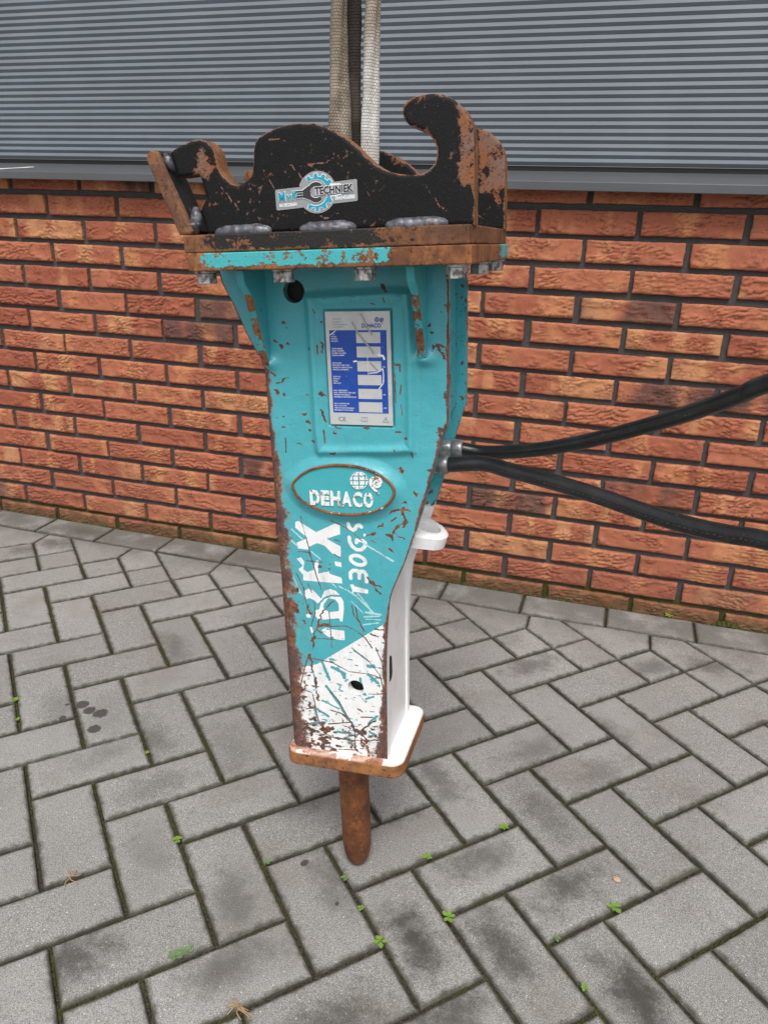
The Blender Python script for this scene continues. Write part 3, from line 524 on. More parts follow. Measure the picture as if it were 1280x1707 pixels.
for i in range(-40, 50, 2):
    P, c0 = mitre_polys(i)
    if XR[0] < c0[0] < XR[1]: add_stone(MITRE, c0, 0.0, in_frame((*c0, 0)), 'mitre_paver')
for k in range(-14, 20):
    c0 = (-0.1062 + 0.10725 + 0.2138 * k, -0.0615)
    if XR[0] < c0[0] < XR[1]: add_stone(random.choice(EDGEM), c0, math.pi if random.random() < .5 else 0.0, in_frame((*c0, 0)), 'edging_paver')
rest = mesh('far_pavers', rest_V, rest_F); set_attr(rest, 'edge', rest_e); ro = obj('outlying_pavers', rest, M_PAVER, pavement); ro['kind'] = 'stuff'
bpy.context.view_layer.update()
for (dx, dy, s_) in D['DARK']:
    best = min(stones, key=lambda q: (q[1][0] - dx) ** 2 + (q[1][1] - dy) ** 2)[0]
    l = best.matrix_world.inverted() @ Vector((dx, dy, 0)); best['stain'] = 0.25 + 0.75 * s_; best['stain_x'] = l.x; best['stain_y'] = l.y
print('pavers', len(stones))

def mat_far_ground():
    t = NT('far_paving'); pos = t.n('NewGeometry').outputs['Position']
    c = t.mix(t.ramp(t.noise(pos, 1.5, 4), 0.35, 0.65), (0.22, 0.215, 0.205), (0.28, 0.27, 0.26)); c = t.mix(t.ramp(t.noise(pos, 300, 2), 0.4, 0.6, 0.4, 0), c, (0.1, 0.1, 0.095))
    return t.fin(c, 0.9, t.bump(t.noise(pos, 150, 3), 0.4, 0.003))
g = obj('ground', mesh('ground', [(-120, -160, -0.03), (120, -160, -0.03), (120, 60, -0.03), (-120, 60, -0.03)], [(0, 1, 2, 3)]), mat_far_ground()); g['kind'] = 'structure'

# ---- brick wall
def mat_brick():
    t = NT('handmade_brick'); oc = t.coord('Object'); oi = t.n('ObjectInfo')
    pos = t.n('NewGeometry').outputs['Position']
    rnd = t.math('FRACT', t.math('ADD', oi.outputs['Random'], t.n('NewGeometry').outputs['Random Per Island']))
    off = t.n('CombineXYZ'); t.link(t.math('MULTIPLY', rnd, 73.0), off.inputs[0]); t.link(t.math('MULTIPLY', rnd, 31.0), off.inputs[1]); t.link(t.math('MULTIPLY', rnd, 17.0), off.inputs[2])
    ad = t.n('VectorMath', operation='ADD'); t.link(pos, ad.inputs[0]); t.link(off.outputs[0], ad.inputs[1]); v = ad.outputs[0]
    r2 = t.math('FRACT', t.math('MULTIPLY', rnd, 7.13)); r3 = t.math('FRACT', t.math('MULTIPLY', rnd, 13.7)); r4 = t.math('FRACT', t.math('MULTIPLY', rnd, 29.3))
    red = t.mix(r2, (0.325, 0.096, 0.055), (0.445, 0.155, 0.084))
    buff = t.mix(r3, (0.500, 0.192, 0.088), (0.520, 0.245, 0.118))
    mp = t.n('Mapping'); t.link(v, mp.inputs[0]); mp.inputs['Scale'].default_value = (1, 1, 0.35)
    band = t.noise(mp.outputs[0], 13, 2, 0.5, 0.4)
    c = t.mix(t.ramp(t.math('ADD', band, t.math('MULTIPLY', t.math('SUBTRACT', r3, 0.5), 0.12)), 0.49, 0.64), red, buff)
    c = t.mix(t.ramp(t.noise(v, 26, 4, 0.6), 0.52, 0.75, 0, 0.6), c, (0.270, 0.084, 0.052))
    dk = t.math('MULTIPLY', t.ramp(r4, 0.89, 0.95), t.ramp(t.noise(mp.outputs[0], 9, 2), 0.38, 0.56)); c = t.mix(t.math('MULTIPLY', dk, 0.85), c, (0.088, 0.050, 0.045))
    # folds of the hand-thrown clay
    cre = t.math('MULTIPLY', t.attr('crease'), t.ramp(t.noise(v, 130, 3), 0.25, 0.5, 0.4, 1.0))
    c = t.mix(t.math('MULTIPLY', cre, 0.80), c, (0.105, 0.037, 0.026))
    gr = t.noise(v, 420, 4, 0.75); c = t.mix(t.ramp(gr, 0.34, 0.52, 0.28, 0.0), c, (0.16, 0.06, 0.04))
    c = t.mix(t.ramp(t.noise(v, 800, 1), 0.71, 0.74), c, (0.62, 0.44, 0.32))
    hgt = t.math('ADD', t.noise(v, 170, 4, 0.7), gr)
    # moss and dirt on the lowest course
    z = sep(t, pos, 2); mz = t.ramp(t.math('ADD', z, t.math('MULTIPLY', t.math('SUBTRACT', t.noise(pos, 18, 4, 0.7), 0.5), 0.12)), 0.005, 0.06, 1.0, 0.0)
    c = t.mix(t.math('MULTIPLY', mz, 0.8), c, t.mix(t.noise(pos, 70, 3), (0.035, 0.030, 0.014), (0.085, 0.075, 0.022)))
    c = t.mix(t.ramp(t.math('ADD', z, t.math('MULTIPLY', t.noise(pos, 8, 3), 0.2)), 0.12, 0.42, 0.22, 0.0), c, (0.21, 0.105, 0.075))
    nb = t.bump(hgt, 0.55, 0.0013)
    return t.fin(c, 0.85, nb, 0, 0.22)
M_BRICK = mat_brick()
def mat_mortar():
    t = NT('dark_mortar'); pos = t.n('NewGeometry').outputs['Position']
    c = t.mix(t.noise(pos, 30, 4), (0.056, 0.054, 0.054), (0.088, 0.086, 0.085)); c = t.mix(t.ramp(t.noise(pos, 500, 2), 0.6, 0.7), c, (0.14, 0.135, 0.13))
    z = sep(t, pos, 2); mz = t.ramp(t.math('ADD', z, t.math('MULTIPLY', t.math('SUBTRACT', t.noise(pos, 9, 4, 0.7), 0.5), 0.16)), 0.02, 0.07, 1.0, 0.0)
    c = t.mix(mz, c, t.mix(t.noise(pos, 80, 3), (0.028, 0.026, 0.012), (0.085, 0.095, 0.022)))
    return t.fin(c, 0.92, t.bump(t.noise(pos, 260, 4, 0.75), 0.8, 0.003), 0, 0.2)
BL, BH, BPX, BPZ = 0.2085, 0.0488, 0.2215, 0.0623
def brick_mesh(seed):
    """hand-thrown brick: wrinkled clay folds on the face; one mesh shared by many bricks"""
    nx, nz = 58, 17; rng = np.random.RandomState(seed); ph = rng.uniform(0, 90, 2)
    U, W = np.meshgrid(np.linspace(-.5, .5, nx + 1), np.linspace(-.5, .5, nz + 1)); x = (U * BL).ravel(); z = (W * BH).ravel(); Q = np.stack([x, z], 1) + ph
    n1 = fbm(Q * 40, seed, 3) - .5; n2 = fbm(Q * 90 + 9, seed + 5, 3) - .5
    kx, kz, sl, per = rng.uniform(9, 16), rng.uniform(26, 40), rng.uniform(-.25, .25), rng.uniform(.0075, .0105)
    warp_ = fbm(Q * np.array([kx, kz]), seed + 11, 3) * rng.uniform(3.0, 4.6) + fbm(Q * np.array([70, 120]), seed + 17, 2) * 1.0
    f = np.mod(-(z + sl * x) / per + warp_, 1.0); f3 = np.mod(-(z - sl * x) / (per * .55) + warp_ * 1.7, 1.0)
    amp = np.clip((fbm(Q * np.array([22, 34]), seed + 23, 2) - rng.uniform(.34, .48)) / .13, 0, 1); amp3 = np.clip((fbm(Q * np.array([30, 45]), seed + 29, 2) - .50) / .12, 0, 1)
    h_ = 0.0042 * amp * f ** 1.2 + 0.0021 * amp3 * f3 + 0.0045 * n1 + 0.0014 * n2
    crease = np.maximum(amp * np.clip((0.24 - f) / 0.24, 0, 1), 0.8 * amp3 * np.clip((0.26 - f3) / 0.26, 0, 1))
    ex = (np.abs(U.ravel()) > .4999); ez = (np.abs(W.ravel()) > .4999); edge = ex | ez
    dB = np.minimum((0.5 - np.abs(U.ravel())) * BL, (0.5 - np.abs(W.ravel())) * BH)
    h_ = h_ * np.clip(dB / 0.004, 0.15, 1) - 0.0012 * np.clip(1 - dB / 0.0022, 0, 1)
    z = z + np.where(ez, n1 * 0.0028 + n2 * 0.0016, 0); x = x + np.where(ex, n2 * 0.0038, 0)
    V = [(a, -c_, d) for a, c_, d in zip(x, h_, z)]; F = []
    for k in range(nz):
        for i in range(nx): a = k * (nx + 1) + i; F.append((a, a + 1, a + nx + 2, a + nx + 1))
    ring = [i for i in range(nx + 1)] + [k * (nx + 1) + nx for k in range(1, nz + 1)] + [nz * (nx + 1) + i for i in range(nx - 1, -1, -1)] + [k * (nx + 1) for k in range(nz - 1, 0, -1)]
    b = len(V); V += [(V[r][0] * 0.997, 0.05, V[r][2] * 0.985) for r in ring]; n = len(ring)
    for k in range(n): F.append((ring[k], b + k, b + (k + 1) % n, ring[(k + 1) % n]))
    me = mesh('brick', V, F); fix_normals(me); set_attr(me, 'crease', list(crease) + [0.0] * n)
    me.polygons.foreach_set('use_smooth', [k < nx * nz for k in range(len(me.polygons))]); me.materials.append(M_BRICK); return me
BM = [brick_mesh(s_) for s_ in range(22)]
WX0, WX1 = -2.6, 5.0
wall = obj('brick_wall', None); wall.location = (1.2, 0.05, 0)
tag(wall, 'red orange handmade brick wall with dark grey mortar below the grey shutter', 'wall')
bpy.context.view_layer.update()
WI = wall.matrix_world.inverted()
def wchild(name, me, mat, mw=None):
    o = obj(name, me, mat, wall); o.matrix_parent_inverse = WI; 
    if mw is not None: o.matrix_basis = mw
    return o
wchild('mortar', box('mortar', WX0, WX1, 0.0085, 0.28, -0.12, 1.004), mat_mortar())
items = []; nb_ = 0
for r in range(0, 17):
    z = 1.0025 - BPZ * r
    for u in range(-14, 26):
        x = (u + (0.5 if r % 2 else 0.0)) * BPX
        if not (WX0 < x < WX1): continue
        mt = Matrix.Translation((x + random.gauss(0, .0012), random.gauss(0, .0008), z + random.gauss(0, .0007))) @ Matrix.Rotation(random.gauss(0, .0035), 4, 'Y') @ Matrix.Rotation(math.pi if random.random() < .5 else 0, 4, 'Y') @ Matrix.Diagonal((1 + random.gauss(0, .006), 1, 1 + random.gauss(0, .02), 1))
        me = random.choice(BM)
        if in_frame((x, 0, z), 70): wchild('brick', me, None, mt); nb_ += 1
        else: items.append((me, mt))
print('bricks', nb_)
q = wchild('outlying_bricks', join_meshes('outlying_bricks', items), M_BRICK); q['kind'] = 'stuff'

# ---- grey window sill and ribbed shutter
def mat_alu(name, col, rough, bump=0.0, spk=True):
    t = NT(name); pos = t.n('NewGeometry').outputs['Position']
    c = t.mix(t.ramp(t.noise(pos, 6, 4), 0.35, 0.7), col, tuple(v * 1.12 for v in col))
    c = t.mix(t.ramp(t.noise(pos, 240, 2), 0.73, 0.76, 0, 0.6), c, tuple(min(1, v * 2.4) for v in col))
    nb = t.bump(t.noise(pos, 90, 2), 0.06, 0.001)
    return t.fin(c, rough, nb, 0.0, 0.5)
sill = obj('window_sill', None); sill.location = (1.2, 0.0, 1.0)
tag(sill, 'anthracite grey metal window sill between brick wall and shutter', 'sill')
pr = prism('sill_board', [(-0.052, 0.0030), (-0.052, 0.0215), (0.070, 0.0460), (0.070, 0.038), (-0.044, 0.0155), (-0.044, 0.0030)], 'x', WX0 - 1.2, WX1 - 1.2, 0.0016, 3)
obj('sill_board', pr, mat_alu('sill_coating', (0.082, 0.088, 0.095), 0.36), sill)
sp = [(-1.32, -0.036), (-1.30, -0.026), (-1.275, -0.014), (-1.250, -0.004), (-1.232, 0.006), (-1.236, 0.014), (-1.255, 0.008), (-1.275, -0.004), (-1.31, -0.018), (-1.36, -0.030)]
sz = lambda y: 0.0215 + (y + 0.052) * 0.0245 / 0.122 + 0.0008
obj('dried_splash', fix_normals(mesh('dried_splash', [(x, y, sz(y)) for x, y in sp] + [(x, y, sz(y) - 0.0004) for x, y in sp], [tuple(range(10)), tuple(range(19, 9, -1))])), plain('splash_white', (0.75, 0.75, 0.73), 0.6), sill)
sh = obj('roller_shutter', None); sh.location = (1.2, 0.066, 1.05)
tag(sh, 'grey ribbed metal roller shutter above the window sill', 'shutter')
SP = 0.01505; M_SLAT = mat_alu('shutter_coating', (0.160, 0.184, 0.208), 0.45)
slat = prism('slat', [(0.0075, SP * .25 - 0.0001), (0.0012, SP * .25 - 0.0001), (0.0, -SP * .25), (0.0058, -SP * .75 + 0.0001), (0.016, -SP * .75 + 0.0001), (0.016, SP * .25 - 0.0001)], 'x', WX0 - 1.2, WX1 - 1.2)
for k in range(46): obj('slat', slat, M_SLAT, sh, (0, 0, 1.069 + k * SP - 1.05))
up = obj('upper_slats', join_meshes('upper_slats', [(slat, Matrix.Translation((0, 0, 1.069 + k * SP - 1.05))) for k in range(46, 92)]), M_SLAT, sh); up['kind'] = 'stuff'
obj('gap_strip', box('gap_strip', WX0 - 1.2, WX1 - 1.2, 0.009, 0.05, -0.012, 0.0066, 0.0008), plain('gap_shade_black', (0.010, 0.010, 0.011), 0.6), sh)  # near-black strip paints the shaded gap between shutter and sill

# ================================================================== THE BREAKER
tag(BREAKER, 'turquoise and white hydraulic breaker hammer with rusty chisel standing on the pavers', 'breaker')
YF = -0.063; TH = 0.012
XL = -0.0687
OUT_L = mm(D['OUT_L'])
right_edge = [(0.073, 0.2500), (0.0768, 0.4058), (0.0822, 0.478), (0.0877, 0.5059), (0.1067, 0.5525), (0.1244, 0.6073), (0.1413, 0.6662), (0.1509, 0.6993), (0.1578, 0.7209), (0.1603, 0.738), (0.1605, 0.8996)]
RE = smooth(right_edge, 3, False)
left_edge = [(-0.1135, 0.8996)] + OUT_L[1:4] + [(-0.0725, 0.803), (XL, 0.792), (XL, 0.2500)]
OUTLINE = left_edge + RE
RUST = [(w / 1000, mm(p)) for w, p in D['RUST']]; PALE = [(w / 1000, mm(p)) for w, p in D['PALE']]; TEALS = [(w / 1000, mm(p)) for w, p in D['TEALS']]
W_POLY = [mm(p) for p in D['WHITE_POLY']]; W_HOLE = [mm(p) for p in D['WHITE_HOLE']]; W_STR = [(w / 1000, mm(p)) for w, p in D['WHITE_STROKE']]
FRAME = smooth(mm(D['FRAME2']), 4); RIM = smooth(mm(D['BADGE_RIM']), 4)
FX0, FX1, FZ0, FZ1 = -0.001, 0.1155, 0.688, 0.867
def sdf(Q, poly): d = line_dist(Q, poly, True); return np.where(inside(Q, poly), d, -d)
def relief(Q):
    x, z = Q[:, 0], Q[:, 1]; h_ = np.zeros(len(Q)); r = 0.013
    d = np.clip(x - XL, 0, r); h_ -= np.where(z < 0.80, r - np.sqrt(np.maximum(r * r - (r - d) ** 2, 0)), 0)
    fs = sdf(Q, FRAME); h_ += 0.0052 * np.exp(-(fs / 0.0050) ** 2) + 0.0022 * np.clip((fs + 0.002) / 0.006, 0, 1)
    pxd = np.maximum(np.abs(x - 0.0555) - 0.0405, np.abs(z - 0.7853) - 0.0675); h_ -= np.where(fs > 0, 0.0040 * np.clip(0.5 - pxd / 0.0018, 0, 1), 0)
    tb = seg_dist(Q, (0.010, 0.8610), (0.106, 0.8625)); h_ += 0.0030 * np.exp(-(tb / 0.0042) ** 2) * (0.5 + 1.0 * fbm(Q * 170, 3, 2))
    rs = sdf(Q, RIM); h_ += 0.0065 * np.clip(1 + rs / 0.0145, 0, 1) ** 1.5 * (rs < 0) + 0.0065 * (rs >= 0)
    for gx, gz in ((-0.0585, 0.791), (0.133, 0.797)):
        dd = np.hypot((x - gx) / 1.5, z - gz); h_ += 0.0085 * np.exp(-(dd / 0.0068) ** 2)
    h_ += 0.0010 * (fbm(Q * 22, 8, 3) - 0.5)
    return h_
def warp(Q, a=0.0016, f_=170, sd=50): return Q + a * 2 * np.stack([fbm(Q * f_, sd, 3) - .5, fbm(Q * f_ + 31.7, sd + 7, 3) - .5], 1)
def rust_f(Q):
    x, z = Q[:, 0], Q[:, 1]; n1 = fbm(Q * 70, 1, 4); n2 = fbm(Q * 190, 2, 3); n3 = fbm(Q * np.array([110, 330]) + 3 * (fbm(Q * 40, 15, 2) - .5)[:, None], 5, 4); n4 = fbm(Q * 38, 9, 3)
    r = np.zeros(len(Q))
    wl = np.interp(z, [.25, .33, .45, .60, .66, .72, .78, .80], [.019, .019, .016, .0155, .0105, .0080, .0065, .002]) * (0.35 + 1.35 * n1)
    r = np.maximum(r, np.where(z < 0.802, 1 - (x - XL) / (2 * wl), 0) * 1.05)
    dr = line_dist(Q, RE); wr = np.interp(z, [.25, .28, .32, .38, .46, .49, .6, .70, .73, .77, .9], [.016, .013, .0085, .0045, .0042, .0012, .0024, .0040, .0030, .0020, .0028]) * (0.25 + 1.5 * n1)
    r = np.maximum(r, 1 - dr / (2 * wr))
    wing = line_dist(Q, left_edge[:6]); r = np.maximum(r, 1 - wing / (2 * 0.0012 * (0.3 + 1.4 * n1)))
    thr = np.interp(z, [.25, .28, .32, .38, .43, .50, .62, .9], [.585, .62, .675, .71, .735, .76, .80, .86]) - np.clip((0.0 - x) / 0.07, 0, 1) * np.interp(z, [.25, .55, .66], [.10, .075, 0.0])
    clean = 0.16 * np.clip((x + 0.035) / 0.02, 0, 1) * np.clip((z - 0.285) / 0.03, 0, 1); thr = thr + clean
    r = np.maximum(r, 0.5 + (0.6 * n2 + 0.4 * n1 - thr) * 5)
    r = np.maximum(r, 0.5 + (n3 - 0.6 * clean - np.interp(z, [.25, .27, .33, .40, .46], [.62, .655, .71, .755, .88])) * 4)
    QW = warp(Q, 0.0034, 210, 50); QS = warp(Q, 0.0009, 60, 61); wv = 0.25 + 1.5 * fbm(Q * 240, 71, 2)
    for w, pts in RUST:
        if w > 0.00105: r = np.maximum(r, np.clip(1 - line_dist(QW, pts) / (2 * w * 0.80 * wv), 0, 1) * 1.05)
        else: r = np.maximum(r, np.clip(1 - line_dist(QS, pts) / (2 * max(w * 0.9, 0.0007)), 0, 1) * (0.50 + 0.75 * n4))
    rb = np.abs(sdf(Q, RIM)); r = np.where(sdf(Q, RIM) > -0.001, 0, r)
    return r
def white_f(Q):
    s_ = np.full(len(Q), -1.0)
    for p in W_POLY: s_ = np.maximum(s_, sdf(Q, p))
    for p in W_HOLE: s_ = np.minimum(s_, -sdf(Q, p))
    for w, p in W_STR: s_ = np.maximum(s_, w - line_dist(Q, p))
    x, z = Q[:, 0], Q[:, 1]
    zl = np.interp(x, [-0.07, -0.0474, -0.0207, 0.0751, 0.1], [0.374, 0.3785, 0.3878, 0.4581, 0.4764])
    s_ = np.maximum(s_, (zl - z) * 0.8)
    return np.clip(0.5 + s_ / 0.004, 0, 1)
def teal_f(Q):
    z = Q[:, 1]; r = np.zeros(len(Q)); n = fbm(Q * np.array([110, 260]), 21, 4); n2 = fbm(Q * 160, 22, 3)
    r = np.maximum(r, 0.5 + (n - np.interp(z, [.25, .33, .44, .47], [.69, .69, .715, .95])) * 4)
    for w, pts in TEALS: r = np.maximum(r, np.clip(1 - (line_dist(Q, pts) + .0018 * (n2 - .5)) / (2 * w), 0, 1) * (0.7 + .6 * n))
    return r
def pale_f(Q):
    n = fbm(Q * 260, 31, 2); r = np.zeros(len(Q))
    for w, pts in PALE: r = np.maximum(r, np.clip(1 - line_dist(Q, pts) / (2 * max(w, .0008)), 0, 1) * (0.55 + 0.75 * n))
    return r
circ = lambda cx, cz, r, n=28: [(cx + r * math.cos(2 * math.pi * k / n), cz + r * math.sin(2 * math.pi * k / n)) for k in range(n)]
holes = [circ(-0.0203, 0.8735, 0.0132), circ(0.0317, 0.3580, 0.0112)]
def mat_rim():
    t = NT('plate_edge'); v = t.coord('Object', BREAKER); z = sep(t, v, 2)
    n = t.noise(v, 90, 4, 0.65); c = t.mix(t.ramp(n, 0.42, 0.50), rust_color(t, v), TEAL)
    y = sep(t, v, 1); c = t.mix(t.ramp(y, -0.0615, -0.060, 0.85, 0.0), c, rust_color(t, v))
    c = t.mix(t.ramp(t.math('ADD', z, t.math('MULTIPLY', n, 0.02)), 0.596, 0.592 + 0.008, 1.0, 0.0), c, WHITE)
    return t.fin(c, 0.6, t.bump(t.noise(v, 400, 3), 0.4, 0.0008))
M_RIM = mat_rim(); M_FRONT = mat_front_plate()
fp = cdt_plate('side_plate', OUTLINE, holes, 0.00125, YF, TH, relief, dict(rust=rust_f, white=white_f, tealscr=teal_f, pale=pale_f), back=False)
fp.materials.append(M_FRONT); fp.materials.append(M_RIM)
obj('side_plate', fp, None, BREAKER)['label'] = 'scratched turquoise side plate with worn white model lettering'
M_TEAL = mat_paint('teal_paint', TEAL, (0.045, 0.33, 0.37), 0.70, 60)
M_TEAL2 = mat_paint('teal_paint_chipped', TEAL, (0.050, 0.36, 0.40), 0.60, 110, dark=(0.02, 0.03, 0.03))
M_WHITE = mat_white()
def mat_two():
    t = NT('rear_plate_paint'); v = t.coord('Object', BREAKER); n = t.noise(v, 110, 4, 0.65)
    c = t.mix(t.ramp(n, 0.60, 0.62), TEAL, rust_color(t, v)); c = t.mix(t.ramp(t.noise(v, 330, 2), 0.66, 0.69), c, (0.02, 0.025, 0.025))
    c = t.mix(t.ramp(t.math('ADD', sep(t, v, 2), t.math('MULTIPLY', n, 0.02)), 0.592, 0.600, 1.0, 0.0), c, WHITE)
    return t.fin(c, 0.42, t.bump(t.noise(v, 400, 3), 0.4, 0.0008))
rp = cdt_plate('side_plate', OUTLINE, [], 0.012, -YF - TH, TH)
rp.materials.append(mat_two()); rp.materials.append(M_RIM); obj('side_plate', rp, None, BREAKER)
# left cover, right covers between the side plates
obj('cover_panel', box('cover_panel', XL + 0.0012, XL + 0.012, YF + 0.0125, -YF - TH - 0.0005, 0.2508, 0.85, 0.001), M_TEAL, BREAKER)
def strip_panel(name, pts, off, t_, y0, y1):
    a = [(x - off(z), z) for x, z in pts]; b = [(x - off(z) - t_, z) for x, z in pts][::-1]
    return prism(name, a + b, 'y', y0, y1)
low = [p for p in RE if p[1] < 0.598] + [(0.1212, 0.5985)]
obj('cover_panel', strip_panel('cover_panel', low, lambda z: float(np.interp(z, [.25, .42, .50, .6], [.0025, .0035, .010, .0130])), 0.008, YF + TH + 0.0002, -YF - TH - 0.0002), M_WHITE, BREAKER)['label'] = 'fresh white painted front cover'
hi = [(0.1212, 0.6005)] + [p for p in RE if p[1] > 0.603]
obj('cover_panel', strip_panel('cover_panel', hi, lambda z: 0.0130, 0.008, YF + TH + 0.0002, -YF - TH - 0.0002), M_TEAL2, BREAKER)
# slot in the white cover, uncut: a solid black inlay paints the shade of the hole
sl = [(-0.0375 + 0.0095 * math.cos(t), 0.378 + (0.009 if math.sin(t) > 0 else -0.009) + 0.0095 * math.sin(t)) for t in [2 * math.pi * k / 20 for k in range(20)]]
obj('slot', prism('slot', sl, 'x', 0.0700, 0.0737), plain('hole_shade_black', (0.006, 0.006, 0.006), 0.8), BREAKER)
ibox = box('inner_dark_box', -0.045, 0.045, -0.045, 0.045, 0.255, 0.89); obj('inner_dark_box', ibox, plain('inside_shade_black', (0.012, 0.012, 0.012), 0.7), BREAKER)  # near-black box: enclosed darkness behind the plate holes, put into the colour

# gussets under the flange, front and back
M_GUS = mat_paint('gusset_paint', TEAL, (0.055, 0.39, 0.43), 0.66, 80)
M_GED = mat_rust('gusset_edge', paint=((0.055, 0.37, 0.41), lambda t, v: t.math('MULTIPLY', sep(t, v, 2), 0.0)), thr=0.53, scale=60)
for s_ in (-1, 1):
    for gx, zb in ((-0.0593, 0.790), (0.1316, 0.800)):
        y0, y1 = (YF + 0.002) * -s_ * -1 * (1 if s_ < 0 else -1) if False else (0, 0), 0
        yy = lambda y: y if s_ < 0 else -y
        tri = [(yy(YF + 0.002), zb), (yy(YF + 0.002), 0.8995), (yy(-0.122), 0.8995), (yy(-0.1185), 0.884), (yy(-0.104), 0.872), (yy(-0.0705), zb - 0.002)]
        me = prism('gusset', tri, 'x', gx - 0.0045, gx + 0.0045, 0.0010, 1)
        me.materials.append(M_GUS); me.materials.append(M_GED)
        for p in me.polygons: p.material_index = 1 if (p.normal.y * (1 if s_ < 0 else -1) < -0.55 and p.center.z < 0.874) else 0
        obj('gusset', me, None, BREAKER)

# flange, adapter plate
def band_teal(t, v):
    x = sep(t, v, 0); z = sep(t, v, 2); y = sep(t, v, 1)
    a = t.ramp(x, -0.105, -0.085, -0.2, 0.06); b = t.ramp(x, 0.10, 0.15, 0.0, -0.25); c = t.ramp(y, 0.02, 0.10, 0.0, 0.30)
    d = t.ramp(z, 0.9005, 0.9055, -0.16, 0.0)
    return t.math('ADD', t.math('ADD', a, d), t.math('MAXIMUM', b, t.math('SUBTRACT', c, 0.25)))
def band_black(t, v):
    x = sep(t, v, 0); z = sep(t, v, 2)
    return t.math('ADD', t.ramp(x, -0.10, -0.06, -0.15, 0.05), t.math('ADD', t.ramp(z, 0.9185, 0.924, -0.12, 0.02), t.ramp(x, 0.07, 0.17, 0.0, -0.22)))
M_FLANGE = mat_rust('flange_rust', (1.05, 1.0, 0.9), ((0.060, 0.395, 0.425), band_teal), 0.515, 62)
M_ADAPT = mat_rust('adapter_rust', (0.80, 0.82, 0.88), ((0.020, 0.019, 0.018), band_black), 0.49, 75)
obj('mounting_flange', box('mounting_flange', -0.1073, 0.199, -0.1434, 0.1434, 0.8997, 0.9178, 0.0012, 2), M_FLANGE, BREAKER)
obj('adapter_plate', box('adapter_plate', -0.1110, 0.1966, -0.1422, 0.1422, 0.9184, 0.9364, 0.0014, 2), M_ADAPT, BREAKER)

# coupler ears
EAR0 = mm(D['EAR']); EAR = smooth(EAR0[:54], 2, False) + EAR0[54:]
ESCR = [[(-20, 1000), (-12, 985), (0, 962)], [(12, 1000), (20, 990), (32, 972)], [(20, 998), (50, 1000), (62, 1006)], [(30, 1001), (38, 994), (52, 990)], [(60, 1000), (68, 994), (64, 986)], [(90, 975), (96, 965)], [(-10, 1025), (10, 1022)], [(68, 984), (82, 978)], [(150, 975), (160, 960), (170, 950)], [(-70, 985), (-50, 960)], [(20, 955), (45, 948), (60, 952)]]
ESCR = [mm(s_) for s_ in ESCR]
def ear_wear(Q):
    x, z = Q[:, 0], Q[:, 1]; d = line_dist(Q, EAR[:-9]); w = 0.62 * np.exp(-d / np.where(x > 0.125, 0.0055, 0.0028))
    w = np.maximum(w, 0.72 * np.exp(-((x + 0.086) / 0.018) ** 2 - ((z - 1.005) / 0.022) ** 2))
    w = np.maximum(w, 0.30 * np.exp(-((x + 0.055) / 0.025) ** 2 - ((z - 0.960) / 0.025) ** 2))
    w = np.maximum(w, 0.58 * np.exp(-((x - 0.190) / 0.015) ** 2) * np.clip((z - 0.93) / 0.05, 0, 1))
    w = np.maximum(w, 0.44 * np.exp(-((x - 0.176) / 0.02) ** 2 - ((z - 1.012) / 0.03) ** 2))
    QW = warp(Q, 0.0022, 130, 90)
    for p in ESCR: w = np.maximum(w, 0.70 * np.exp(-(line_dist(QW, p) / 0.0011) ** 2))
    return w
def ear_wear2(Q):
    w = ear_wear(Q); x, z = Q[:, 0], Q[:, 1]
    w = np.maximum(w, 0.60 * np.clip((z - 0.955) / 0.03, 0, 1) * np.clip((x - 0.15) / 0.02, 0, 1)); w = np.maximum(w, 0.45 * np.clip((z - 1.0) / 0.02, 0, 1))
    return w
M_EAR = mat_ear(); M_EARE = mat_rust('ear_edge_rust', (0.95, 1.0, 1.0), None, 0.6, 45, 0.8)
M_WELD = None
def mat_weld():
    t = NT('weld_steel'); v = t.coord('Object', BREAKER); c = t.mix(t.ramp(t.noise(v, 120, 4), 0.4, 0.65), (0.06, 0.06, 0.072), (0.15, 0.15, 0.175)); c = t.mix(t.ramp(t.noise(v, 60, 3), 0.62, 0.7), c, (0.10, 0.06, 0.045)); c = t.mix(t.ramp(t.noise(t.coord('Object', BREAKER, (0.4, 1, 2)), 120, 3), 0.60, 0.72, 0, 0.7), c, (0.40, 0.40, 0.42))
    return t.fin(c, 0.42, t.bump(t.noise(v, 130, 2), 0.3, 0.0012), 0.2)
M_WELD = mat_weld()
def weld_mesh(x0, x1, y, z, r, slope=0.0):
    n = max(8, int((x1 - x0) / 0.003)); pts = []; rad = []
    for k in range(n + 1):
        u = k / n; pts.append((x0 + (x1 - x0) * u, y + 0.0006 * math.sin(k * 2.1), z + slope * u)); rad.append(r * (0.30 + 0.70 * min(1, 5 * u, 5 * (1 - u)) ** 0.6) * (1 + 0.02 * math.sin(k * 1.7)))
    return tube('weld_bead', pts, rad, 10)
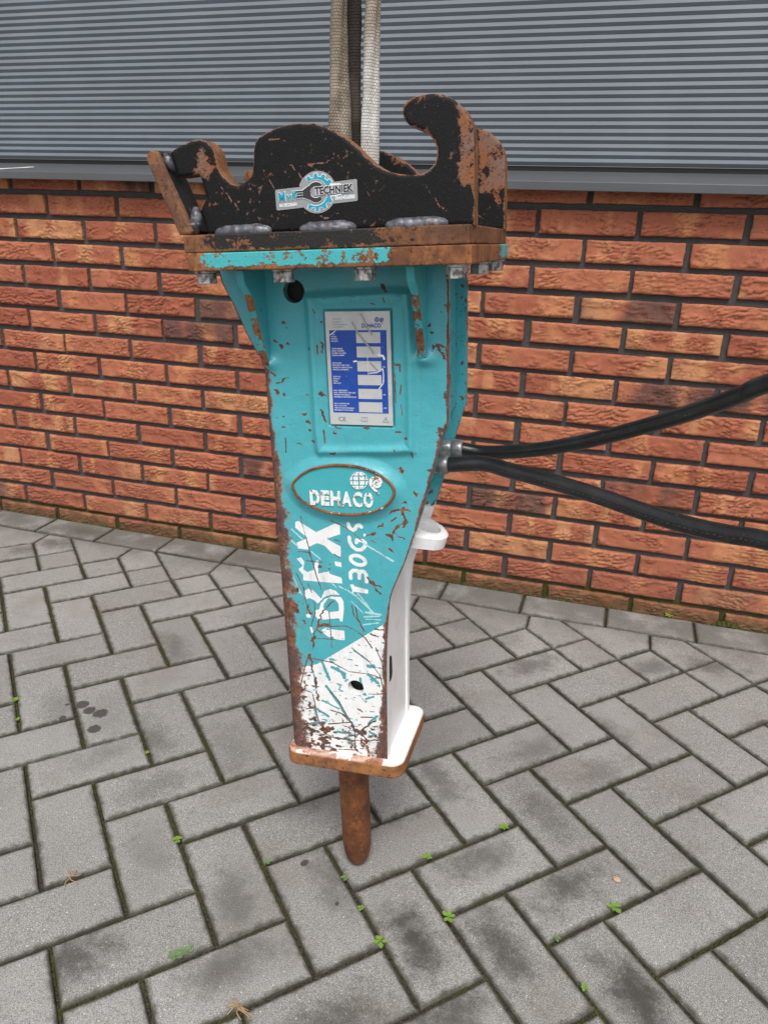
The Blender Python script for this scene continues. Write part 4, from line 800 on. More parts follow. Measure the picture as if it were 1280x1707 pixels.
for s_, y_front, wf in ((-1, -0.128, ear_wear), (1, 0.106, ear_wear2)):
    me = cdt_plate('coupler_ear', EAR, [], 0.0022, y_front, 0.024, None, dict(wear=wf), bev=0.0016)
    me.materials.append(M_EAR); me.materials.append(M_EARE); ear = obj('coupler_ear', me, None, BREAKER)
    bar = prism('stop_bar', [(-0.1455, 1.0125), (-0.1435, 1.0180), (-0.1390, 1.0213), (-0.1340, 1.0210), (-0.1312, 1.0180), (-0.1000, 0.9405), (-0.1030, 0.9372), (-0.1165, 0.9372)], 'y', y_front - 0.012, y_front + 0.030, 0.0022, 2)
    bar.materials.append(mat_rust('stop_bar_rust', (0.85, 0.95, 1.15), ((0.014, 0.013, 0.013), lambda t, v: t.ramp(sep(t, v, 1), -0.139, -0.132, -0.5, 0.1)), 0.5, 50)) if s_ < 0 else bar.materials.append(M_EARE)
    obj('stop_bar', bar, None, ear)
    if s_ < 0:
        for x0, x1 in ((-0.079, -0.014), (0.017, 0.078), (0.109, 0.173)):
            obj('weld_bead', weld_mesh(x0, x1, y_front - 0.0010, 0.9372, 0.0078, 0.001), M_WELD, ear)
        obj('weld_bead', tube('weld_bead', [(-0.101, -0.131, 0.9385), (-0.099, -0.133, 0.947), (-0.097, -0.133, 0.956), (-0.098, -0.131, 0.964)], [0.004, 0.0062, 0.0062, 0.003], 10), M_WELD, ear)
        obj('weld_bead', tube('weld_bead', [(-0.130, -0.126, 1.018), (-0.126, -0.130, 1.013), (-0.123, -0.130, 1.006), (-0.121, -0.127, 1.001)], [0.002, 0.0044, 0.0044, 0.002], 10), M_WELD, ear)
    else:
        obj('weld_bead', weld_mesh(0.150, 0.196, 0.1345, 0.939, 0.006), M_WELD, ear)

# bolts under the flange
def mat_zinc():
    t = NT('zinc_bolt'); v = t.coord('Object', BREAKER); c = t.mix(t.ramp(t.noise(v, 160, 3, 0.6), 0.36, 0.56), (0.13, 0.127, 0.12), (0.46, 0.46, 0.45)); c = t.mix(t.ramp(t.noise(v, 60, 3), 0.60, 0.7), c, (0.14, 0.09, 0.06))
    return t.fin(c, 0.45, t.bump(t.noise(v, 300, 3), 0.4, 0.0008), 0.55)
M_ZINC = mat_zinc()
hexp = lambda r, a=0.0: [(r * math.cos(a + math.pi / 3 * k), r * math.sin(a + math.pi / 3 * k)) for k in range(6)]
hexm = [prism('bolt_head', hexp(0.0116, a), 'z', -0.0138, -0.0024, 0.0009, 2) for a in (0.1, 0.6, 0.35)]
wash = lathe('washer', [(0.0005, -0.0001), (0.0128, -0.0001), (0.0128, -0.0024), (0.0005, -0.0024)], 22, smooth_shade=False)
hexm[0].materials.append(M_ZINC); hexm[1].materials.append(M_ZINC); hexm[2].materials.append(M_ZINC); wash.materials.append(M_ZINC)
bp = [(-0.0955, -0.1265), (-0.0045, -0.1265), (0.0855, -0.1265), (0.1815, -0.1265), (0.1845, 0.0), (0.1845, 0.1265), (-0.0955, 0.1265), (-0.0045, 0.1265), (0.0855, 0.1265)]
for k, (x, y) in enumerate(bp):
    b = obj('bolt', hexm[k % 3], None, BREAKER, (x, y, 0.8997)); obj('washer', wash, None, b)

# base plate and chisel
def mat_base():
    t = NT('base_plate_rust'); v = t.coord('Object', BREAKER); gn = t.n('NewGeometry'); tn = t.n('VectorTransform', vector_type='NORMAL', convert_from='WORLD', convert_to='OBJECT'); t.link(gn.outputs['Normal'], tn.inputs[0]); nz = sep(t, tn.outputs[0], 2)
    c = t.mix(t.ramp(t.noise(v, 40, 5, 0.7), 0.34, 0.66), (0.17, 0.075, 0.034), (0.35, 0.15, 0.055)); c = t.mix(t.ramp(t.noise(v, 190, 4, 0.7), 0.52, 0.7), c, (0.085, 0.042, 0.025))
    x = sep(t, v, 0); y = sep(t, v, 1)
    pk = t.mix(t.ramp(t.noise(v, 60, 4), 0.40, 0.6), (0.42, 0.20, 0.14), (0.62, 0.42, 0.35))
    top = t.ramp(nz, 0.55, 0.85); c = t.mix(t.math('MULTIPLY', top, t.ramp(t.noise(v, 35, 3), 0.36, 0.5)), c, pk)
    wh = t.math('ADD', t.noise(v, 55, 4, 0.65), t.ramp(x, 0.066, 0.075, 0.0, 0.4)); c = t.mix(t.math('MULTIPLY', top, t.ramp(wh, 0.53, 0.56)), c, WHITE)
    return t.fin(c, 0.75, t.bump(t.noise(v, 260, 4, 0.7), 0.6, 0.0012), 0, 0.3)
def rrect(x0, x1, y0, y1, r, n=7):
    P = []
    for cx, cy, a in ((x1 - r, y1 - r, 0), (x0 + r, y1 - r, 90), (x0 + r, y0 + r, 180), (x1 - r, y0 + r, 270)):
        for k in range(n): P.append((cx + r * math.cos(R_(a + 90 * k / (n - 1))), cy + r * math.sin(R_(a + 90 * k / (n - 1)))))
    return P
obj('base_plate', prism('base_plate', rrect(-0.0745, 0.0965, -0.0765, 0.0765, 0.019), 'z', 0.2285, 0.2505, 0.0035, 3), mat_base(), BREAKER)
ch = lathe('chisel', [(0.002, 0.0), (0.0075, 0.0016), (0.0125, 0.0060), (0.0170, 0.0145), (0.0200, 0.0260), (0.0220, 0.040), (0.0225, 0.052), (0.0225, 0.150), (0.0222, 0.152), (0.0226, 0.156), (0.0226, 0.2287)], 40)
for v in ch.vertices:
    q = fbm(np.array([[math.atan2(v.co.y, v.co.x) * 2.2 + 9, v.co.z * 60]]), 41, 3)[0] - .5; v.co.x *= 1 + q * 0.035; v.co.y *= 1 + q * 0.035
t_ = mat_rust('chisel_rust', (0.66, 0.58, 0.52), None, 0.6, 45, 0.9, 0.48); obj('chisel', ch, t_, BREAKER)

# white lifting lug on the cover
lo = [(0.088, -0.054), (0.100, -0.053), (0.112, -0.040)] + [(0.1195 + 0.0300 * math.cos(R_(a)), 0.0300 * math.sin(R_(a))) for a in range(-50, 51, 10)] + [(0.112, 0.040), (0.100, 0.053), (0.088, 0.054)]
lug = cdt_plate('lifting_lug', lo, [circ(0.1215, 0.0, 0.0172)], 0.004, -0.5715, 0.0190, bev=0.0035)
la = R_(17)
for v in lug.vertices:
    x, y, z = v.co; dx, dz = x - 0.098, -y - 0.5715; v.co = (0.098 + dx * math.cos(la) + dz * math.sin(la), z, 0.5790 - dx * math.sin(la) + dz * math.cos(la))
fix_normals(lug); lug.update(); obj('lifting_lug', lug, M_WHITE, BREAKER)['label'] = 'white ring lug on the front cover'
lug.materials.append(M_WHITE)
obj('weld_bead', tube('weld_bead', [(0.1005, -0.05, 0.580), (0.1012, -0.025, 0.582), (0.1015, 0.0, 0.583), (0.1012, 0.025, 0.582), (0.1005, 0.05, 0.580)], [0.003, 0.005, 0.0055, 0.005, 0.003], 10), M_WHITE, BREAKER)

# nameplate ------------------------------------------------------
PU = lambda u: 0.0170 + 0.0775 * u
PV = lambda v: 0.8508 - 0.1312 * v
def mat_nameplate():
    t = NT('nameplate_aluminium'); v = t.coord('Object', BREAKER); c = t.mix(t.ramp(t.noise(v, 25, 3), 0.4, 0.7), (0.60, 0.61, 0.61), (0.50, 0.51, 0.51)); c = t.mix(t.ramp(t.noise(t.coord('Object', BREAKER, (1, 1, 6)), 160, 3), 0.66, 0.7), c, (0.42, 0.42, 0.40))
    return t.fin(c, 0.35, t.bump(t.noise(v, 80, 2), 0.1, 0.001), 0.25)
M_NP = mat_nameplate(); YP = -0.0668
npo = obj('nameplate', box('nameplate', PU(0), PU(1), YP, -0.0632, PV(1), PV(0), 0.0004, 1), M_NP, BREAKER)
def mat_blue():
    t = NT('blue_print'); v = t.coord('Object', BREAKER); c = t.mix(t.ramp(t.noise(v, 40, 4), 0.45, 0.75), (0.008, 0.058, 0.34), (0.018, 0.085, 0.40)); c = t.mix(t.ramp(t.noise(t.coord('Object', BREAKER, (3, 1, 1)), 130, 4, 0.75), 0.70, 0.73), c, (0.5, 0.55, 0.62))
    return t.fin(c, 0.4)
M_BLUE = mat_blue(); M_PRINTW = plain('white_print', (0.72, 0.73, 0.74), 0.45); M_PRINTG = plain('grey_print', (0.16, 0.19, 0.28), 0.5)
def flat(name, polys, y):
    V = []; F = []
    for p in polys:
        y = y - 2e-6; b = len(V); V += [(x, y, z) for x, z in ccw(list(p))]; F.append(tuple(range(b, len(V))))
    return mesh(name, V, F)
uvq = lambda u0, u1, v0, v1: [(PU(u0), PV(v1)), (PU(u1), PV(v1)), (PU(u1), PV(v0)), (PU(u0), PV(v0))]
boxes_v = [(.177, .270), (.300, .394), (.425, .516), (.546, .637), (.669, .760), (.788, .880)]
cells = [uvq(.06, .94, .160, .177)] + [uvq(.06, .94, boxes_v[k][1], boxes_v[k + 1][0]) for k in range(5)] + [uvq(.06, .94, .880, .888)]
for v0, v1 in boxes_v: cells += [uvq(.06, .475, v0, v1), uvq(.845, .94, v0, v1)]
obj('blue_field', flat('blue_field', cells, YP - 0.0002), M_BLUE, npo)
def print_lines(lines, y, bold=0.012):
    V = []; F = []
    for (body, u, v, hgt, *w) in lines:
        me = text_mesh('t', body, 1.0, 0.0, bold); co = [vv.co[:] for vv in me.vertices]; k = hgt / 0.70; b = len(V); kx = k * (w[0] if w else 1.0)
        V += [(PU(u) + c[0] * kx, y, PV(v) + c[1] * k) for c in co]; F += [tuple(b + i for i in p.vertices) for p in me.polygons]; bpy.data.meshes.remove(me)
    return mesh('lettering', V, F)
blocks = [['TYPE', 'MODEL', 'MODELL', 'MODELE'], ['SERIENUMMER', 'SERIAL NUMBER', 'NUMERO DE SERIE', 'SERIENNUMMER'], ['BOUWJAAR', 'MANUFACTURE YEAR', 'ANNEE DE FABRICATION', 'HERSTELLUNGSJAHR'], ['GEWICHT', 'WEIGHT', 'POIDS', 'GEWICHT'], ['MAX. WERKDRUK', 'MAX. OPERATING PRESSURE', 'PRESSION MAXIMALE', 'MAXIMALER BETRIEBSDRUCK'], ['MAX. OLIESTROOM', 'MAX. OIL FLOW', "DEBIT D'HUILE MAXIMALE", 'MAXIMALER OELSTROM']]
L = []
for (v0, v1), bl in zip(boxes_v, blocks):
    for k, tx in enumerate(bl): L.append((tx, .085, v0 + .024 + k * .0195, .00155, 0.95))
for k, tx in ((2, 'YEAR'), (3, 'KG'), (4, 'BAR'), (5, 'L/MIN')): L.append((tx, .862, boxes_v[k][0] + .055, .0014, .8))
obj('lettering', print_lines(L, YP - 0.0004), M_PRINTW, npo)
L = [('Dehaco B.V.', .12, .068, .0015, 1.0), ('Kruisbaak 25', .12, .093, .0015, 1.0), ('2165 AJ Lisserbroek', .12, .115, .0015, 1.0), ('www.dehaco.nl', .12, .136, .0015, 1.0), ('CE', .135, .965, .0050, 1.15)]
obj('lettering', print_lines(L, YP - 0.0003, 0.004), M_PRINTG, npo)
obj('lettering', print_lines([('DEHACO', .565, .137, .0042, 0.92)], YP - 0.0003, 0.035), M_BLUE, npo)
def stroke_polys(pts, w):
    out = []
    for a, b in zip(pts, pts[1:]):
        a = Vector(a); b = Vector(b); d = b - a
        if d.length < 1e-9: continue
        d.normalize(); n = Vector((-d.y, d.x)) * w; e_ = d * w * 0.4
        out.append([tuple(a - e_ - n), tuple(b + e_ - n), tuple(b + e_ + n), tuple(a - e_ + n)])
    return out
def globe_polys(cx, cz, r, gap=0.12):
    out = []
    for i in range(-2, 2):
        for j in range(-2, 2):
            P = []
            for (a, b) in ((i + gap, j + gap), (i + 1 - gap, j + gap), (i + 1 - gap, j + 1 - gap), (i + gap, j + 1 - gap)):
                la = math.asin(max(-1, min(1, b / 2.0))); x = math.sin(a / 2.0 * math.pi / 2) * math.cos(la) * 0.98; z = math.sin(la) * 0.98 + 0.06 * x
                P.append((cx + r * x, cz + r * z))
            out.append(P)
    return out
HORN0 = mm(D['HORN'])
def horn_polys(cx, cz, k):
    hs_ = smooth(HORN0, 3, False); c = (0.0725, 0.649); n = len(hs_)
    out = []
    for q, (a, b) in enumerate(zip(hs_, hs_[1:])):
        w = (0.0006 + 0.0013 * min(1, q / (0.72 * n)) * (1 if q < 0.8 * n else max(0.25, (n - q) / (0.2 * n)))) * k
        T_ = lambda p: (cx + (p[0] - c[0]) * k, cz + (p[1] - c[1]) * k)
        out += stroke_polys([T_(a), T_(b)], w)
    return out
obj('emblem', flat('emblem', globe_polys(PU(.80), PV(.072), 0.0030) + horn_polys(PU(.875), PV(.078), 0.28), YP - 0.00035), M_BLUE, npo)
bk = []
for s_ in (-1, 1):
    cxb = PU(.555); bk += stroke_polys([(cxb, PV(.967)), (cxb + s_ * .0035, PV(.965)), (cxb + s_ * .0035, PV(.925)), (cxb, PV(.928))], 0.00022)
bk += stroke_polys([(PU(.555), PV(.967)), (PU(.555), PV(.928))], 0.0003)
wt = [(PU(.845), PV(.968)), (PU(.935), PV(.968)), (PU(.89), PV(.923)), (PU(.845), PV(.968))]; bk += stroke_polys(wt, 0.00025) + stroke_polys([(PU(.89), PV(.935)), (PU(.89), PV(.955))], 0.00035)
obj('pictograms', flat('pictograms', bk, YP - 0.0003), M_PRINTG, npo)
def nscr(pts, w): return stroke_polys([(PU(u), PV(v)) for u, v in pts], w)
obj('scratch', flat('scratch', nscr([(.555, .02), (.60, .06), (.655, .14), (.70, .18), (.72, .20)], .0011) + nscr([(.42, .09), (.47, .14), (.50, .18), (.58, .24), (.68, .31), (.74, .36)], .0011) + nscr([(.68, .44), (.76, .49), (.80, .51)], .0007), YP - 0.0006), plain('gouged_aluminium', (0.38, 0.38, 0.36), 0.4, 0.6), npo)
obj('scratch', flat('scratch', nscr([(.66, .53), (.78, .525), (.87, .49), (.88, .55), (.87, .62), (.80, .67)], .00055) + nscr([(.80, .37), (.88, .38), (.90, .41)], .0012) + nscr([(.07, .20), (.16, .165)], .0005) + nscr([(.42, .43), (.47, .425)], .0009) + nscr([(.64, .38), (.645, .55)], .0003), YP - 0.0007), plain('bare_white_scratch', (0.75, 0.76, 0.77), 0.4), npo)

# oval badge ------------------------------------------------------
YB = YF - 0.0065
bc = np.mean(np.array(RIM), 0)
def shrink(P, k): return [tuple(np.array(p) + (bc - np.array(p)) / np.linalg.norm(bc - np.array(p)) * k) for p in P]
bmesh_ = prism('badge', shrink(RIM, 0.0008), 'y', YB - 0.0004, YF - 0.001); badge = obj('badge', bmesh_, mat_paint('badge_paint', (0.052, 0.37, 0.41), (0.056, 0.385, 0.425), 0.735, 90), BREAKER)
rimV = []; rimF = []; nR = len(RIM)
prof = [(-0.0006, 0.0), (0.0002, -0.0019), (0.0014, -0.0025), (0.0027, -0.0017), (0.0035, 0.0)]
for k, p in enumerate(RIM):
    d = bc - np.array(p); d = d / np.linalg.norm(d)
    for (o_, y) in prof: rimV.append((p[0] + d[0] * o_, YB - 0.0004 + y, p[1] + d[1] * o_))
m5 = len(prof)
for k in range(nR):
    for j in range(m5 - 1): rimF.append((k * m5 + j, ((k + 1) % nR) * m5 + j, ((k + 1) % nR) * m5 + j + 1, k * m5 + j + 1))
rim = mesh('rim', rimV, rimF, True); fix_normals(rim)
obj('rim', rim, mat_rust('badge_rim_rust', (0.9, 0.85, 0.8), ((0.70, 0.66, 0.60), lambda t, v: t.math('MULTIPLY', sep(t, v, 0), 0.0)), 0.60, 120), badge)
def mat_cast(name):
    t = NT(name); v = t.coord('Object', BREAKER); n = t.math('ADD', t.math('MULTIPLY', t.noise(v, 190, 4, 0.7), 0.75), t.math('MULTIPLY', t.noise(v, 700, 2), 0.25)); c = t.mix(t.ramp(n, 0.545, 0.575), WHITE, t.mix(t.noise(v, 300, 2), (0.30, 0.12, 0.05), (0.16, 0.12, 0.09)))
    return t.fin(c, 0.55, t.bump(n, 0.4, 0.0008))
M_CAST = mat_cast('badge_white')
def clean_letters(x0, x1, z0, z1, word, y, depth, bold):
    """blocky letters"""
    VF = fit_text('t', word, x0, x1, z0, z1, y, 0, bold, 0.012, 1.12); return solid_text('lettering', VF, depth)
lx = [-0.0135, 0.0010, 0.0135, 0.0278, 0.0425, 0.0560, 0.0698]
for k, c_ in enumerate('DEHACO'):
    obj('letter', solid_text('letter', fit_text('t', c_, lx[k], lx[k + 1] - 0.0017, 0.6176 + 0.0001 * k, 0.6368 + 0.0001 * k, YB - 0.0018, 0, 0.045), 0.0018), M_CAST, badge)
def extrude_polys(name, polys, y, dpt):
    V = []; F = []
    for q_, p in enumerate(polys):
        y = y - 4e-6
        p = ccw(list(p)); n = len(p); b = len(V); V += [(x, y, z) for x, z in p] + [(x, y + dpt, z) for x, z in p]; F.append(tuple(range(b, b + n)))
        for k in range(n): F.append((b + k, b + n + k, b + n + (k + 1) % n, b + (k + 1) % n))
    return fix_normals(mesh(name, V, F))
obj('emblem', extrude_polys('emblem', globe_polys(0.0512, 0.6520, 0.0118, 0.13), YB - 0.0018, 0.0018), M_CAST, badge)
obj('emblem', extrude_polys('emblem', horn_polys(0.0728, 0.6490, 1.0), YB - 0.0018, 0.0018), M_CAST, badge)

# sticker on the near ear -------------------------------------------
YS = -0.1285; sc_, sa = (0.0385, 0.9727), R_(0.2)
SK = 0.0885 / 1095.0            # metres per sticker unit
def SX(u, v): x = (u - 625) * SK; z = -(v - 327) * 0.000078; x2 = x; z2 = z + x * -0.012; return (sc_[0] + x2, sc_[1] + z2 + (u - 625) * 0.0000036)
S_ = lambda pts: [SX(u, v) for u, v in pts]
def arcp(cx, cy, r, a0, a1, n): return [(cx + r * math.cos(R_(a0 + (a1 - a0) * k / n)), cy + r * math.sin(R_(a0 + (a1 - a0) * k / n))) for k in range(n + 1)]
stk_poly = [(75, 505), (60, 490), (60, 262), (75, 248), (415, 248)] + arcp(625, 327, 225, 200, 340, 18)[0:] + [(835, 232), (1140, 222), (1153, 235), (1153, 470), (1140, 482), (810, 480)] + arcp(625, 327, 250, 38, 142, 14) + [(440, 497)]
stk_poly = [(75, 505), (60, 490), (60, 262), (75, 250), (405, 245)] + arcp(625, 327, 256, 203, 337, 18) + [(845, 222), (1140, 212), (1153, 225), (1153, 460), (1140, 472), (835, 480)] + arcp(625, 327, 256, 36, 141, 14) + [(420, 497)]
def mat_sticker():
    t = NT('grey_sticker'); v = t.coord('Object', BREAKER); c = t.mix(t.noise(v, 600, 2), (0.27, 0.27, 0.28), (0.40, 0.40, 0.41)); return t.fin(c, 0.35, None, 0.3)
stick = obj('sticker', prism('sticker', S_(stk_poly), 'y', YS, YS + 0.0012), mat_sticker(), BREAKER); stick['label'] = 'grey company sticker with turquoise gear on the black ear'
M_STEAL = plain('sticker_teal', (0.004, 0.33, 0.46), 0.4); M_SDARK = plain('sticker_dark', (0.028, 0.028, 0.032), 0.4); M_SWHITE = plain('sticker_white', (0.78, 0.80, 0.82), 0.4)
def gear(a0, a1, r0, r1, teeth, first):
    P = []; n = 26
    out = []
    for k in range(n): 
        b0 = a0 + (a1 - a0) * k / n; b1 = a0 + (a1 - a0) * (k + 1) / n
        out.append([(625 + r0 * math.cos(R_(b0)), 327 + r0 * math.sin(R_(b0))), (625 + r1 * math.cos(R_(b0)), 327 + r1 * math.sin(R_(b0))), (625 + r1 * math.cos(R_(b1)), 327 + r1 * math.sin(R_(b1))), (625 + r0 * math.cos(R_(b1)), 327 + r0 * math.sin(R_(b1)))])
    for k in range(teeth):
        b = first + k * 27.0; c, s_ = math.cos(R_(b)), math.sin(R_(b)); w0, w1 = 30, 24; r2 = r1 + 42
        out.append([(625 + (r1 - 4) * c - w0 * s_, 327 + (r1 - 4) * s_ + w0 * c), (625 + r2 * c - w1 * s_, 327 + r2 * s_ + w1 * c), (625 + r2 * c + w1 * s_, 327 + r2 * s_ - w1 * c), (625 + (r1 - 4) * c + w0 * s_, 327 + (r1 - 4) * s_ - w0 * c)])
    return out
def taper_ring(a0, a1, grow):
    out = []; n = 26
    for k in range(n):
        q = []
        for kk in (k, k + 1):
            f_ = kk / n; b = a0 + (a1 - a0) * f_; ri = 172 - 30 * f_ - grow; ro = 182 + grow + 8 * f_
            q.append(((625 + ri * math.cos(R_(b)), 327 + ri * math.sin(R_(b))), (625 + ro * math.cos(R_(b)), 327 + ro * math.sin(R_(b)))))
        out.append([q[0][0], q[0][1], q[1][1], q[1][0]])
    return out
def teeth(first, n, step, grow):
    out = []
    for k in range(n):
        b = first + k * step; c, s_ = math.cos(R_(b)), math.sin(R_(b)); w0, w1 = 27 + grow, 21 + grow; r1, r2 = 176, 226 + grow
        out.append([(625 + r1 * c - w0 * s_, 327 + r1 * s_ + w0 * c), (625 + r2 * c - w1 * s_, 327 + r2 * s_ + w1 * c), (625 + r2 * c + w1 * s_, 327 + r2 * s_ - w1 * c), (625 + r1 * c + w0 * s_, 327 + r1 * s_ - w0 * c)])
    return out
G = lambda g_: taper_ring(-128, -24, g_) + teeth(-121, 4, 29, g_) + taper_ring(124, 20, g_) + teeth(121, 4, -29, g_)
obj('gear_outline', flat('gear_outline', [S_(p) for p in G(8)], YS - 0.00025), M_SWHITE, stick)
obj('gear', flat('gear', [S_(p) for p in G(0)], YS - 0.0005), M_STEAL, stick)
def wrench(g_):
    ring = []; n = 30
    for k in range(n):
        q = []
        for kk in (k, k + 1):
            b = 48 + 264 * kk / n; w = 52 * math.sin(math.pi * min(1, max(0, (kk / n))))**0.5; 
            q.append(((612 + (78 - g_ * .5) * math.cos(R_(b)), 325 + (70 - g_) * math.sin(R_(b))), (612 + (118 + g_) * math.cos(R_(b)), 325 + (122 + g_) * math.sin(R_(b)))))
        ring.append([q[0][0], q[0][1], q[1][1], q[1][0]])
    h_ = [[(350, 290 - g_), (470, 290 - g_), (470, 312 + g_), (350, 312 + g_)], [(350, 348 - g_), (470, 348 - g_), (470, 376 + g_), (350, 376 + g_)], [(440 - g_, 285 - g_), (520, 240 - g_), (540, 330), (440 - g_, 330)], [(440 - g_, 330), (540, 330), (520, 412 + g_), (440 - g_, 378 + g_)]]
    return ring + h_ + [[(360, 322), (440, 322), (440, 340), (360, 340)]]
obj('wrench_outline', flat('wrench_outline', [S_(p) for p in wrench(7)], YS - 0.0006), M_SWHITE, stick)
obj('wrench', flat('wrench', [S_(p) for p in wrench(0)], YS - 0.0008), M_SDARK, stick)
def slet(word, u0, u1, v0, v1, y, bold, mat, ex=0.0):
    a = SX(u0 - ex, v1 + ex); b = SX(u1 + ex, v0 - ex); V, F = fit_text('t', word, a[0], b[0], a[1], b[1], y, 0, bold, -0.012 + 0.045); return obj('lettering', mesh('lettering', V, F), mat, stick)
obj('letter_backing', flat('letter_backing', [S_([(578, 284), (1108, 262), (1112, 350), (585, 366)])], YS - 0.0009), plain('sticker_grey', (0.36, 0.36, 0.37), 0.4), stick)
slet('TECHNIEK', 596, 1104, 280, 360, YS - 0.0012, 0.040, M_SDARK); slet('TECHNIEK', 596, 1104, 280, 360, YS - 0.0010, 0.075, M_SWHITE, 6)
slet('M', 104, 196, 290, 396, YS - 0.0010, 0.04, M_STEAL); slet('v', 214, 276, 330, 394, YS - 0.0010, 0.03, M_STEAL); slet('K', 290, 366, 286, 386, YS - 0.0010, 0.04, M_STEAL)
slet('M', 104, 196, 290, 396, YS - 0.0004, 0.07, M_SWHITE, 6); slet('v', 214, 276, 330, 394, YS - 0.0004, 0.06, M_SWHITE, 6); slet('K', 290, 366, 286, 386, YS - 0.0004, 0.07, M_SWHITE, 6)
slet('0618528684', 106, 346, 432, 470, YS - 0.0004, 0.03, M_SWHITE); slet('0643456888', 858, 1118, 398, 442, YS - 0.0004, 0.03, M_SWHITE)
obj('speed_lines', flat('speed_lines', [S_(p) for p in ([(810, 238), (940, 246), (940, 262), (800, 268)], [(740, 388), (945, 372), (945, 384), (800, 398)])], YS - 0.0003), M_SWHITE, stick)

# hose fittings
def mat_steel():
    t = NT('bare_steel'); v = t.coord('Object', BREAKER, (1, 1, 1)); c = t.mix(t.ramp(t.noise(v, 140, 4, 0.7), 0.4, 0.65), (0.15, 0.155, 0.16), (0.30, 0.31, 0.32)); return t.fin(c, 0.36, t.bump(t.noise(v, 400, 2), 0.2, 0.0005), 0.4)
M_STEEL = mat_steel()
fit_prof = [(0.0075, -0.034), (0.0112, -0.034), (0.0112, 0.0085), (0.0104, 0.0100), (0.0114, 0.0112), (0.0114, 0.0225), (0.0106, 0.0240), (0.0070, 0.0240)]
ff = lathe('hose_fitting', fit_prof, 28, 'x'); ff.materials.append(M_STEEL)
H1 = [(0.1500, -0.024, 0.6635)]; H2 = [(0.1590, 0.026, 0.6715)]
obj('hose_fitting', ff, None, BREAKER, (H1[0][0] - 0.022, H1[0][1], H1[0][2])); obj('hose_fitting', ff, None, BREAKER, (H2[0][0] - 0.022, H2[0][1], H2[0][2]))

# ================================================================== HOSES
def mat_hose():
    t = NT('black_hydraulic_rubber'); pos = t.n('NewGeometry').outputs['Position']; u = t.coord('UV')
    mp = t.n('Mapping'); t.link(u, mp.inputs[0]); mp.inputs['Scale'].default_value = (330, 24, 1)
    mp2 = t.n('Mapping'); t.link(u, mp2.inputs[0]); mp2.inputs['Rotation'].default_value = (0, 0, 0.9); mp2.inputs['Scale'].default_value = (420, 30, 1)
    ch_ = t.n('TexChecker'); t.link(mp.outputs[0], ch_.inputs[0]); ch_.inputs['Scale'].default_value = 1.0
    c = t.mix(t.ramp(t.noise(pos, 40, 4), 0.4, 0.7), (0.007, 0.007, 0.0075), (0.015, 0.015, 0.016)); c = t.mix(t.ramp(t.noise(pos, 300, 2), 0.70, 0.73), c, (0.07, 0.07, 0.07))
    nb = t.bump(ch_.outputs['Fac'], 0.6, 0.0010); nb = t.bump(t.noise(pos, 600, 2), 0.25, 0.0006, nb)
    return t.fin(c, 0.29, nb, 0, 0.55)
M_HOSE = mat_hose()
def hose(name, pts, r, label):
    P = smooth(pts, 10, False); me = tube(name, P, r, 20); N = len(P); uvl = me.uv_layers.new(name='UVMap')
    L_ = [0.0]
    for a, b in zip(P, P[1:]): L_.append(L_[-1] + (Vector(b) - Vector(a)).length)
    for p in me.polygons:
        if len(p.vertices) > 4: continue
        js = [v % 20 for v in p.vertices]; wrap = max(js) - min(js) > 10
        for li, v in zip(p.loop_indices, p.vertices):
            j = v % 20; uvl.data[li].uv = (L_[v // 20], (j + (20 if wrap and j < 10 else 0)) / 20.0)
    o = obj(name, me, M_HOSE); tag(o, label, 'hose', 'hydraulic hoses'); return o
h1 = [hw(p) for p in H1 + mm(D['HOSE1'])] + [Vector((1.80, -1.205, 0.690)), Vector((1.98, -1.26, 0.60)), Vector((2.2, -1.25, 0.36)), Vector((2.45, -1.2, 0.10)), Vector((2.75, -1.1, 0.0145)), Vector((3.3, -1.0, 0.0135))]
h2 = [hw(p) for p in H2 + mm(D['HOSE2'])] + [Vector((1.78, -1.20, 0.895)), Vector((1.95, -1.26, 1.00)), Vector((2.2, -1.25, 1.18)), Vector((2.5, -1.3, 1.38)), Vector((2.9, -1.3, 1.5))]
hose('hydraulic_hose', h1, 0.0094, 'black hydraulic hose sagging down to the right from the breaker, lower one')
hose('hydraulic_hose', h2, 0.0088, 'black hydraulic hose rising up to the right from the breaker, upper one')

# ================================================================== LIFTING SLING
def mat_web(name, c1, c2, dirt):
    t = NT(name); u = t.coord('UV'); pos = t.n('NewGeometry').outputs['Position']
    br = t.n('TexBrick'); mp = t.n('Mapping'); t.link(u, mp.inputs[0]); mp.inputs['Scale'].default_value = (1, 1, 1); t.link(mp.outputs[0], br.inputs['Vector'])
    br.inputs['Scale'].default_value = 1.0; br.inputs['Brick Width'].default_value = 0.0034; br.inputs['Row Height'].default_value = 0.0030; br.inputs['Mortar Size'].default_value = 0.00042; br.inputs['Mortar Smooth'].default_value = 0.9; br.inputs['Color1'].default_value = (1, 1, 1, 1); br.inputs['Color2'].default_value = (0.80, 0.80, 0.80, 1); br.inputs['Mortar'].default_value = (0.34, 0.34, 0.34, 1)
    c = t.mix(t.ramp(t.noise(pos, 45, 4), 0.35, 0.65), c1, c2); z = sep(t, pos, 2)
    c = t.mix(t.ramp(t.math('ADD', z, t.math('MULTIPLY', t.noise(pos, 25, 3), 0.06)), 1.10, 1.19, 0.0, 1.0), c, dirt)
    c = t.mix(1.0, c, br.outputs['Color'], 'MULTIPLY')
    nb = t.bump(br.outputs['Color'], 1.0, 0.0010); nb = t.bump(t.noise(pos, 300, 3), 0.5, 0.0012, nb)
    return t.fin(c, 0.9, nb, 0, 0.2)
